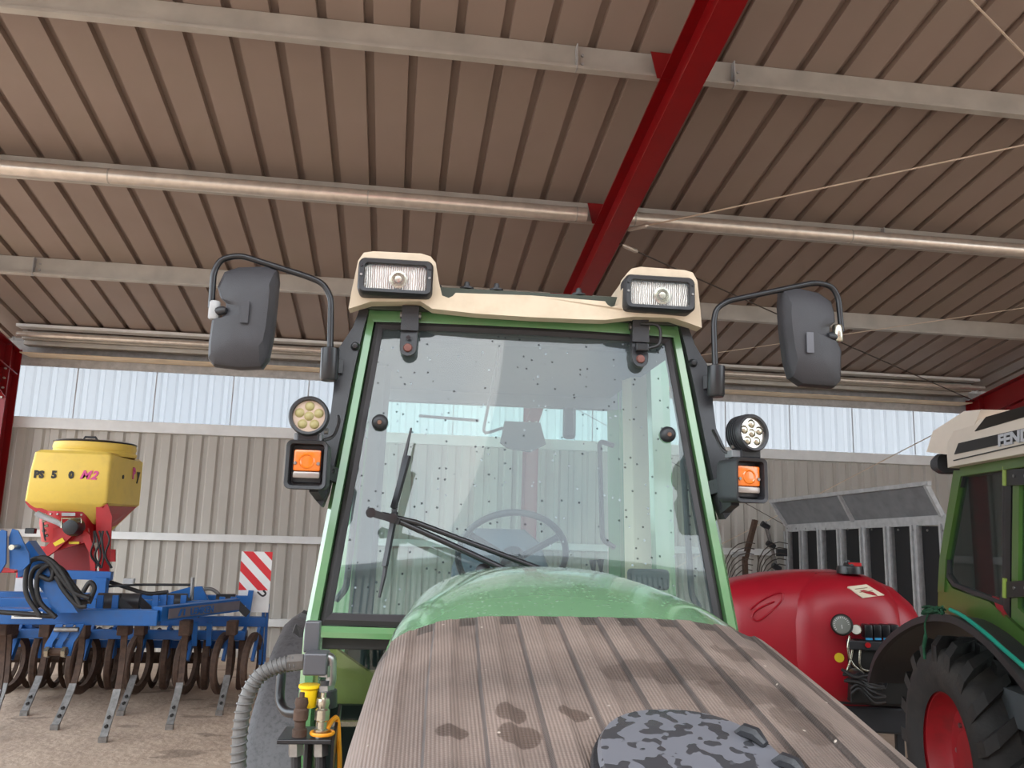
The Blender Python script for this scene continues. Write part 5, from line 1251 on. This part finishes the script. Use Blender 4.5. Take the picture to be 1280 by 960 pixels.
# seeder mounting frame
for (x0, y0, x1, y1, Y, w_) in ((127, 722, 122, 764, 8.55, .12), (82, 718, 140, 720, 8.6, .08), (88, 722, 84, 764, 8.7, .08)): cvo('seeder_support', bar(C(x0, y0, Y), C(x1, y1, Y), w_, w_ if y1-y0 < 10 else .1, Vector((0, 1, 0))), 'blue')
cvo('gusset', prism_y([(C(p_, q_, 8.9).x, C(p_, q_, 8.9).z) for p_, q_ in ((200, 744), (236, 734), (252, 733), (266, 762), (205, 762))], C(0, 0, 8.9).y, C(0, 0, 8.9).y+.04), 'blue')
cvo('adjuster_rod', cyl(C(239, 757, 8.5), C(241, 722, 8.5), .018, 8), 'steel'); cvo('adjuster_head', box(C(232, 0, 8.5).x, C(244, 0, 8.5).x, .08, .14, C(0, 727, 8.5).z, C(0, 720, 8.5).z, .005), 'galvdark')
# little posts and springs above the beam
for px, Y in ((124, 7.8), (143, 7.8), (193, 8.0), (203, 8.05), (212, 8.1), (228, 8.2), (276, 8.6), (290, 8.65)): cvo('spring_bracket', bar(C(px, 765, Y), C(px+2, 744 if px < 230 else 746, Y), .022, .05), 'blue')
for px, Y in ((137, 8.0), (163, 8.2), (222, 8.4), (283, 8.8)):
    c = C(px, 752, Y); cvo('rubber_damper', cyl(c+Vector((-.10, 0, 0)), c+Vector((.08, .02, 0)), .075, 16), 'black', smooth=40)
    cvo('damper_arm', bar(c+Vector((.05, 0, .03)), c+Vector((.20, .1, -.13)), .03, .07), 'black')
# tines
tips = [(130, 921, 7.62), (70, 904, 8.05), (213, 903, 8.05), (32, 886, 8.6), (152, 887, 8.6), (275, 887, 8.6), (-4, 868, 8.05), (-20, 921, 7.62)]
tops = [(156, 785), (103, 788), (232, 786), (58, 788), (176, 786), (290, 786), (12, 786), (5, 785)]
for (tx, ty, Y), (ux, uy) in zip(tips, tops):
    tip = C(tx, ty, Y); tip.z = .03; top_ = C(ux, uy, Y+.28); H_ = top_.z
    mid1 = Vector((top_.x-.01, top_.y+.06, H_*.72)); mid2 = Vector((tip.x+(top_.x-tip.x)*.62, tip.y+.26, H_*.42)); low = Vector((tip.x+(top_.x-tip.x)*.35, tip.y+.12, H_*.20))
    path = smooth_path([top_, mid1, mid2, low, tip], 5); n = len(path); w1 = []
    def strip(ps, wd, th):
        secs = []
        for i_, p in enumerate(ps):
            dd = (ps[min(i_+1, len(ps)-1)]-ps[max(0, i_-1)]).normalized(); s_ = Vector((1, 0, 0)); f_ = dd.cross(s_).normalized()
            secs.append([p+s_*wd/2+f_*th/2, p-s_*wd/2+f_*th/2, p-s_*wd/2-f_*th/2, p+s_*wd/2-f_*th/2])
        return loft(secs)
    t_ = cvo('tine', strip(path[:n*6//10+1], .052, .024), 'rust', smooth=40)
    sh = obj('share', strip([p+Vector((0, -.02, 0)) for p in path[n*5//10:]], .062, .018), 'worn', t_, smooth=40)
    bb = B()
    for f in (.72, .84): p = path[int(n*f)]; add_cyl(bb, p+Vector((0, -.05, 0)), p+Vector((0, -.02, 0)), .014, 8)
    obj('share_bolt', bb, 'ink', t_); obj('share_tip', box(tip.x-.033, tip.x+.033, tip.y-.04, tip.y+.01, 0, .045), 'steel', t_)
    cvo('tine_clamp', box(top_.x-.05, top_.x+.05, top_.y-.06, top_.y+.08, H_-.06, H_+.08, .01), 'rust')
# discs
px_d = [20, 45, 110, 137, 178, 205, 238, 256, 282, 300, 318]
for k, px in enumerate(px_d):
    c = C(px, 822, 9.2); c.z = .40; sgn = 1 if k % 2 else -1; ax = Vector((1, .13*sgn, 0))
    cvo('disc', lathe([(.225, -.02), (.29, -.035), (.305, -.02), (.305, .02), (.29, .035), (.225, .02), (.225, -.02)], c+Vector((0, .12*sgn, 0)), ax, 28), 'rust', smooth=40)
    cvo('disc_arm', bar(Vector((c.x, c.y+.12*sgn, .42)), Vector((c.x+.03, c.y-.02, .74)), .03, .08, Vector((0, 1, 0))), 'blue')
ye = C(0, 0, 9.1).y
cvo('disc_beam', box(-1.7, C(306, 800, 9.1).x, ye, ye+.09, .62, .71, .006), 'blue'); cvo('disc_beam', box(-1.7, C(306, 812, 9.3).x, ye+.25, ye+.33, .50, .58, .006), 'blue')
# packer roller behind: rings
yr_ = 9.9
c0 = C(0, 0, yr_)
cvo('roller_shaft', cyl((-1.6, c0.y, .32), (C(330, 0, yr_).x, c0.y, .32), .06, 14), 'rust')
ring0 = None
for k in range(19):
    x = -1.55+k*(C(328, 0, yr_).x+1.55)/18
    if ring0 is None: ring0 = cvo('roller_ring', lathe([(.28, -.02), (.32, 0), (.28, .02), (.26, .02), (.26, -.02), (.28, -.02)], (0, 0, 0), (1, 0, 0), 28), 'rust', smooth=40); r_ = ring0
    else: r_ = ring0.copy(); COL.objects.link(r_)
    r_.location = (x, c0.y, .32)
cvo('roller_arm', box(C(240, 0, 9.4).x-.03, C(240, 0, 9.4).x+.03, .8, c0.y, .70, .78, .004), 'blue'); cvo('roller_arm', box(-.9, -.82, .8, c0.y, .70, .78, .004), 'blue')
cvo('rear_crossbar', box(-1.7, C(333, 772, 9.3).x, C(0, 0, 9.25).y, C(0, 0, 9.35).y, C(333, 783, 9.3).z, C(333, 771, 9.3).z, .005), 'blue')
for px, pt, w_ in ((330, 748, .03), (335, 745, .025)): cvo('side_plate', bar(C(px, pt+10, 9.3), C(px-5, 830, 9.3), w_, .05, Vector((0, 1, 0))), 'blue')
for px in (244, 262): cvo('hanger', bar(C(px, 778, 8.9), C(px-1, 806, 9.0), .05, .05), 'blue')
# warning boards
def board(px0, py0, px1, py1, Y, n, striped):
    p0, p1 = C(px0, py1, Y), C(px1, py0, Y); x0, x1, z0, z1 = p0.x, p1.x, p0.z, p1.z
    zs = z1-(z1-z0)*(.64 if striped else 1); bo = cvo('warning_board', box(x0, x1, p0.y, p0.y+.012, z0, z1), 'galvplate', label='red and white striped warning board')
    obj('white_film', box(x0, x1, p0.y-.002, p0.y, zs, z1), 'white', bo)
    w_, h_ = x1-x0, z1-zs; c_ = []
    def clip(poly, ax_, val, keep):
        out = []
        for i in range(len(poly)):
            a, b = poly[i], poly[(i+1) % len(poly)]; ia, ib = (a[ax_] < val) == keep, (b[ax_] < val) == keep
            if ia: out.append(a)
            if ia != ib: t = (val-a[ax_])/(b[ax_]-a[ax_]); out.append((a[0]+(b[0]-a[0])*t, a[1]+(b[1]-a[1])*t))
        return out
    sw_ = .33*w_*1.0
    for k in range(-3, 4):
        s0 = k*sw_*2.05+.04*w_; poly = [(s0, h_), (s0+sw_, h_), (s0+sw_+h_*1.0, 0), (s0+h_*1.0, 0)]
        for ax_, val, keep in ((0, 0, False), (0, w_, True)): poly = clip(poly, ax_, val, keep) if poly else poly
        if len(poly) > 2: obj('red_stripe', prism_y([(x0+u, zs+v) for u, v in poly], p0.y-.004, p0.y-.002), 'red_reflective', bo)
    return bo
board(296, 690, 341, 765, 9.2, 3, True)
cvo('board_bracket', bar(C(314, 738, 9.15), C(308, 776, 9.15), .05, .04, Vector((0, 1, 0))), 'blue'); cvo('board_bracket', box(C(310, 0, 9.1).x, C(321, 0, 9.1).x, C(0, 0, 9.12).y, C(0, 0, 9.17).y, C(0, 747, 9.1).z, C(0, 737, 9.1).z, .004), 'blue')
cvo('board_clamp', tube(smooth_path([C(322, 740, 9.1), C(328, 745, 9.08), C(332, 742, 9.08), C(329, 738, 9.08)], 4), .010, 6), 'black')
board(17, 683, 58, 745, 9.4, 3, True)

# ================================================================== PNEUMATIC SEEDER on the cultivator
YH = 8.75
h00, h10 = at(40, 560, YH), at(140, 566, YH); g00, g10 = at(31, 626, YH), at(132.5, 628, YH)
se = thing('seeder', 'yellow hopper on red stand mounted above the blue cultivator', 'seeder', ((h00.x+h10.x)/2, YH+.5, 0))
SO = Vector(se.location)
def Q(px, py, Y): return at(px, py, Y)-SO
def seo(n, bm, m, parent=None, **k): return obj(n, bm, m, parent or se, **k)
x0, x1 = (h00.x+g00.x)/2-SO.x, (h10.x+g10.x)/2-SO.x; zt2, zb2 = (h00.z+h10.z)/2, (g00.z+g10.z)/2; yb0, yb1 = -.5, at(178, 600, 9.85).y-SO.y
def ring4(x0, x1, y0, y1, z, r=.04, n=3):
    cx, cy = (x0+x1)/2, (y0+y1)/2; return [Vector((a, b, z)) for a, b in rrect(x1-x0, y1-y0, r, n, cx, cy)]
D_ = yb1-yb0
secs = [ring4(x0+.30, x1-.22, yb0+.25, yb1-.25, zb2-.34), ring4(x0+.02, x1-.02, yb0+.02, yb1-.02, zb2-.03), ring4(x0-.01, x1+.005, yb0, yb1, zb2, .03), ring4(x0+.005, x1, yb0, yb1, zb2+.3, .03), ring4(x0+.02, x1-.0, yb0+.01, yb1-.01, zt2-.03, .04), ring4(x0+.05, x1-.03, yb0+.04, yb1-.04, zt2, .06)]
hp = seo('hopper', loft(secs), 'yellow', smooth=35)
cx, cy = (x0+x1)/2+.03, (yb0+yb1)/2
lidz = zt2
seo('hopper_neck', lathe([(.40, -.02), (.41, .0), (.41, .02), (.395, .035), (.405, .07), (.395, .115), (.0, .12)], (cx, cy, lidz), (0, 0, 1), 40), 'yellow', smooth=50)
seo('hopper_lid', lathe([(.40, .112), (.405, .125), (.38, .135), (0, .145)], (cx, cy, lidz), (0, 0, 1), 40), 'blackpaint', smooth=50)
seo('lid_handle', tube([(cx-.10, cy-.1, lidz+.14), (cx-.08, cy-.1, lidz+.18), (cx+.02, cy-.1, lidz+.18), (cx+.05, cy-.1, lidz+.14)], .012, 6), 'blackpaint')
fm = lambda px, py: face_mtx(Q(px, py, YH-.003), (1, 0, .0), (0, 0, 1))
YT = YH-.012
def fm(px, py, sh=0): return face_mtx((Q(px, py, YT).x, yb0-.004, Q(px, py, YT).z), (1, 0, -.03), (0, 0, 1))
text('PS', .095, 'ink', fm(41.5, 596.5), se, ext=.003, bold=.006); text('5', .095, 'ink', fm(63.5, 597), se, ext=.003, bold=.006); text('0', .095, 'ink', fm(85, 597.5), se, ext=.003, bold=.006)
text('M2', .118, 'magenta', fm(99, 598), se, shear=.35, ext=.003, bold=.004, space=1.15)
sm = lambda y, z: face_mtx((x1+.008, y, z), (0, 1, 0), (0, 0, 1))
zs = Q(165, 596, 9.5).z
text('P', .17, 'magenta', sm(yb0+.72, zs-.02), se, shear=-.1, ext=.003, bold=.006); text('y', .17, 'ink', sm(yb0+.88, zs-.02), se, ext=.003, bold=.006)
seo('hopper_plug', cyl((x1, yb0+.42, zs-.02), (x1+.008, yb0+.42, zs-.02), .022, 12), 'ink')
# red sub-frame
zc0 = zb2
seo('funnel_ring', lathe([(.27, .0), (.29, .005), (.29, -.12), (.25, -.30), (.0, -.34)], (cx-.06, yb0+.30, zc0-.10), (0, 0, 1), 36), 'redmach', smooth=40)
for k in range(14):
    a = PI+PI*k/13; c = Vector((cx-.06+.29*math.cos(a), yb0+.30+.29*math.sin(a), zc0-.125)); seo('flange_bolt', cyl(c, c+Vector((math.cos(a), math.sin(a), 0))*.012, .010, 6), 'galv')
def plate_px(pix, Y, th, m, nm): P = [Q(a_, b_, Y) for a_, b_ in pix]; return seo(nm, add_prism(B(), [(p.x, p.z) for p in P], lambda u, v, k: Vector((u, P[0].y+(th if k else 0), v))), m)
plate_px([(31, 627), (36, 627), (62, 640), (60, 650), (36, 634)], 8.8, .02, 'redmach', 'frame_wing')
plate_px([(120, 628), (134, 629), (140, 646), (136, 716), (124, 716), (120, 660)], 8.78, .02, 'redmach', 'frame_wing')
sw2 = [Vector((x1-.02, yb0+.02, zb2-.03)), Vector((x1+.0, yb1-.1, zb2-.02)), Vector((x1-.12, yb1-.3, zb2-.22)), Vector((x1-.12, yb0+.2, zb2-.30))]
bm = B(); v = [bm.verts.new(p) for p in sw2]+[bm.verts.new(p+Vector((-.02, 0, -.01))) for p in sw2]
for f in ((0, 1, 2, 3), (7, 6, 5, 4), (0, 1, 5, 4), (1, 2, 6, 5), (2, 3, 7, 6), (3, 0, 4, 7)): bm.faces.new([v[i] for i in f])
seo('frame_wing', bm, 'redmach')
plate_px([(78, 664), (92, 668), (70, 688), (50, 702), (50, 690), (60, 680)], 8.65, .05, 'redmach', 'stand_leg')
plate_px([(104, 662), (112, 668), (118, 690), (119, 714), (113, 714), (111, 690), (103, 674)], 8.65, .05, 'redmach', 'stand_leg')
plate_px([(66, 660), (110, 660), (112, 676), (66, 690)], 8.72, .03, 'redmach', 'stand_plate')
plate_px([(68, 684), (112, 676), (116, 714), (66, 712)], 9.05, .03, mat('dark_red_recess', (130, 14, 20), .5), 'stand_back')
seo('stand_floor', box(Q(66, 0, 8.8).x, Q(118, 0, 8.8).x, Q(0, 0, 8.66).y, Q(0, 0, 9.1).y, Q(0, 712, 8.8).z-.02, Q(0, 712, 8.8).z, .004), 'redmach')
seo('stand_foot', box(Q(80, 0, 8.8).x, Q(84, 0, 8.8).x, Q(0, 0, 8.8).y, Q(0, 0, 8.9).y, Q(0, 723, 8.8).z, Q(0, 711, 8.8).z), 'redmach')
plate_px([(136, 686), (144, 687), (144, 702), (136, 702)], 9.0, .02, 'redmach', 'side_tab')
plate_px([(66, 679), (78, 672), (81, 677), (69, 683)], 8.64, .003, 'yellowsticker', 'warning_sticker'); plate_px([(86, 677), (99, 677), (99, 680), (86, 680)], 8.70, .003, 'yellowsticker', 'warning_sticker')
plate_px([(77, 641), (94, 641), (94, 645), (77, 645)], 8.73, .003, 'galvdark', 'type_plate')
seo('blower_motor', lathe([(0, .1), (.07, .09), (.085, .03), (.085, -.07), (0, -.08)], Q(92, 659, 8.6), (0, -1, 0), 20), 'blackpaint', smooth=35)
seo('motor_frame', tube([Q(77, 660, 8.58), Q(77, 648, 8.58), Q(101, 648, 8.58), Q(101, 660, 8.58)], .010, 6), 'chrome')
seo('calibration_pipe', tube([Q(46, 641, 8.6), Q(48, 643, 8.6), Q(72, 653, 8.6), Q(86, 662, 8.6)], [.03, .03, .026, .02], 10), 'galvdark', smooth=40)
random.seed(9)
for k in range(6):
    xo = 118+k*3; pts = [Q(xo+random.uniform(-2, 2), 664, 8.66), Q(xo+random.uniform(-4, 6), 676, 8.62), Q(xo+random.uniform(-6, 6), 694, 8.64), Q(xo+4+random.uniform(-6, 6), 710, 8.66)]
    seo('wiring', tube(smooth_path(pts, 5), .010, 6), 'hoseblack', smooth=60)
seo('control_box', box(Q(118, 0, 8.7).x, Q(129, 0, 8.7).x, Q(0, 0, 8.66).y, Q(0, 0, 8.72).y, Q(0, 666, 8.7).z, Q(0, 659, 8.7).z, .006), 'blackpaint')
for k in range(4): c = Q(53+k % 2*3, 652+k*6, 8.62); seo('cable_clip', cyl(c, c+Vector((.03, 0, .01)), .015, 6), 'chrome')
seo('wiring', tube(smooth_path([Q(54, 650, 8.62), Q(55, 668, 8.6), Q(57, 676, 8.6)], 4), .008, 6), 'hoseblack')

# ================================================================== unseen hall added across the yard for the windshield to reflect
random.seed(4)
hl = thing('hall_for_reflection', 'pale ribbed hall added across the yard, seen only in reflections', 'hall', (3, -17, 0), 0)
bm = clad(0, 11.2, 0, 90, .36, .12, .01); bmesh.ops.translate(bm, verts=bm.verts, vec=(-16, 0, 0)); obj('hall_wall', bm, mat('hall_cladding', (236, 232, 224), .6), hl)  # kept pale so it bounces more light onto the rear wall
obj('hall_roof', box(-16.5, 16.9, -10, .6, 11.2, 11.4), 'galvdark', hl); obj('hall_door', box(-5.5, -2.2, .1, .2, 0, 10.6), 'redmach', hl); obj('hall_window', box(0, 2.2, .1, .2, 9.2, 10.5), 'white', hl)
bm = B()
for k in range(88): add_box(bm, -16+k*.36+.2, -16+k*.36+.30, .12, .19, 0, 11.2)  # black strips along the ribs stand in for their shade
cj = obj('rib_shade_strips', bm, 'tarp', hl); cj['kind'] = 'stuff'
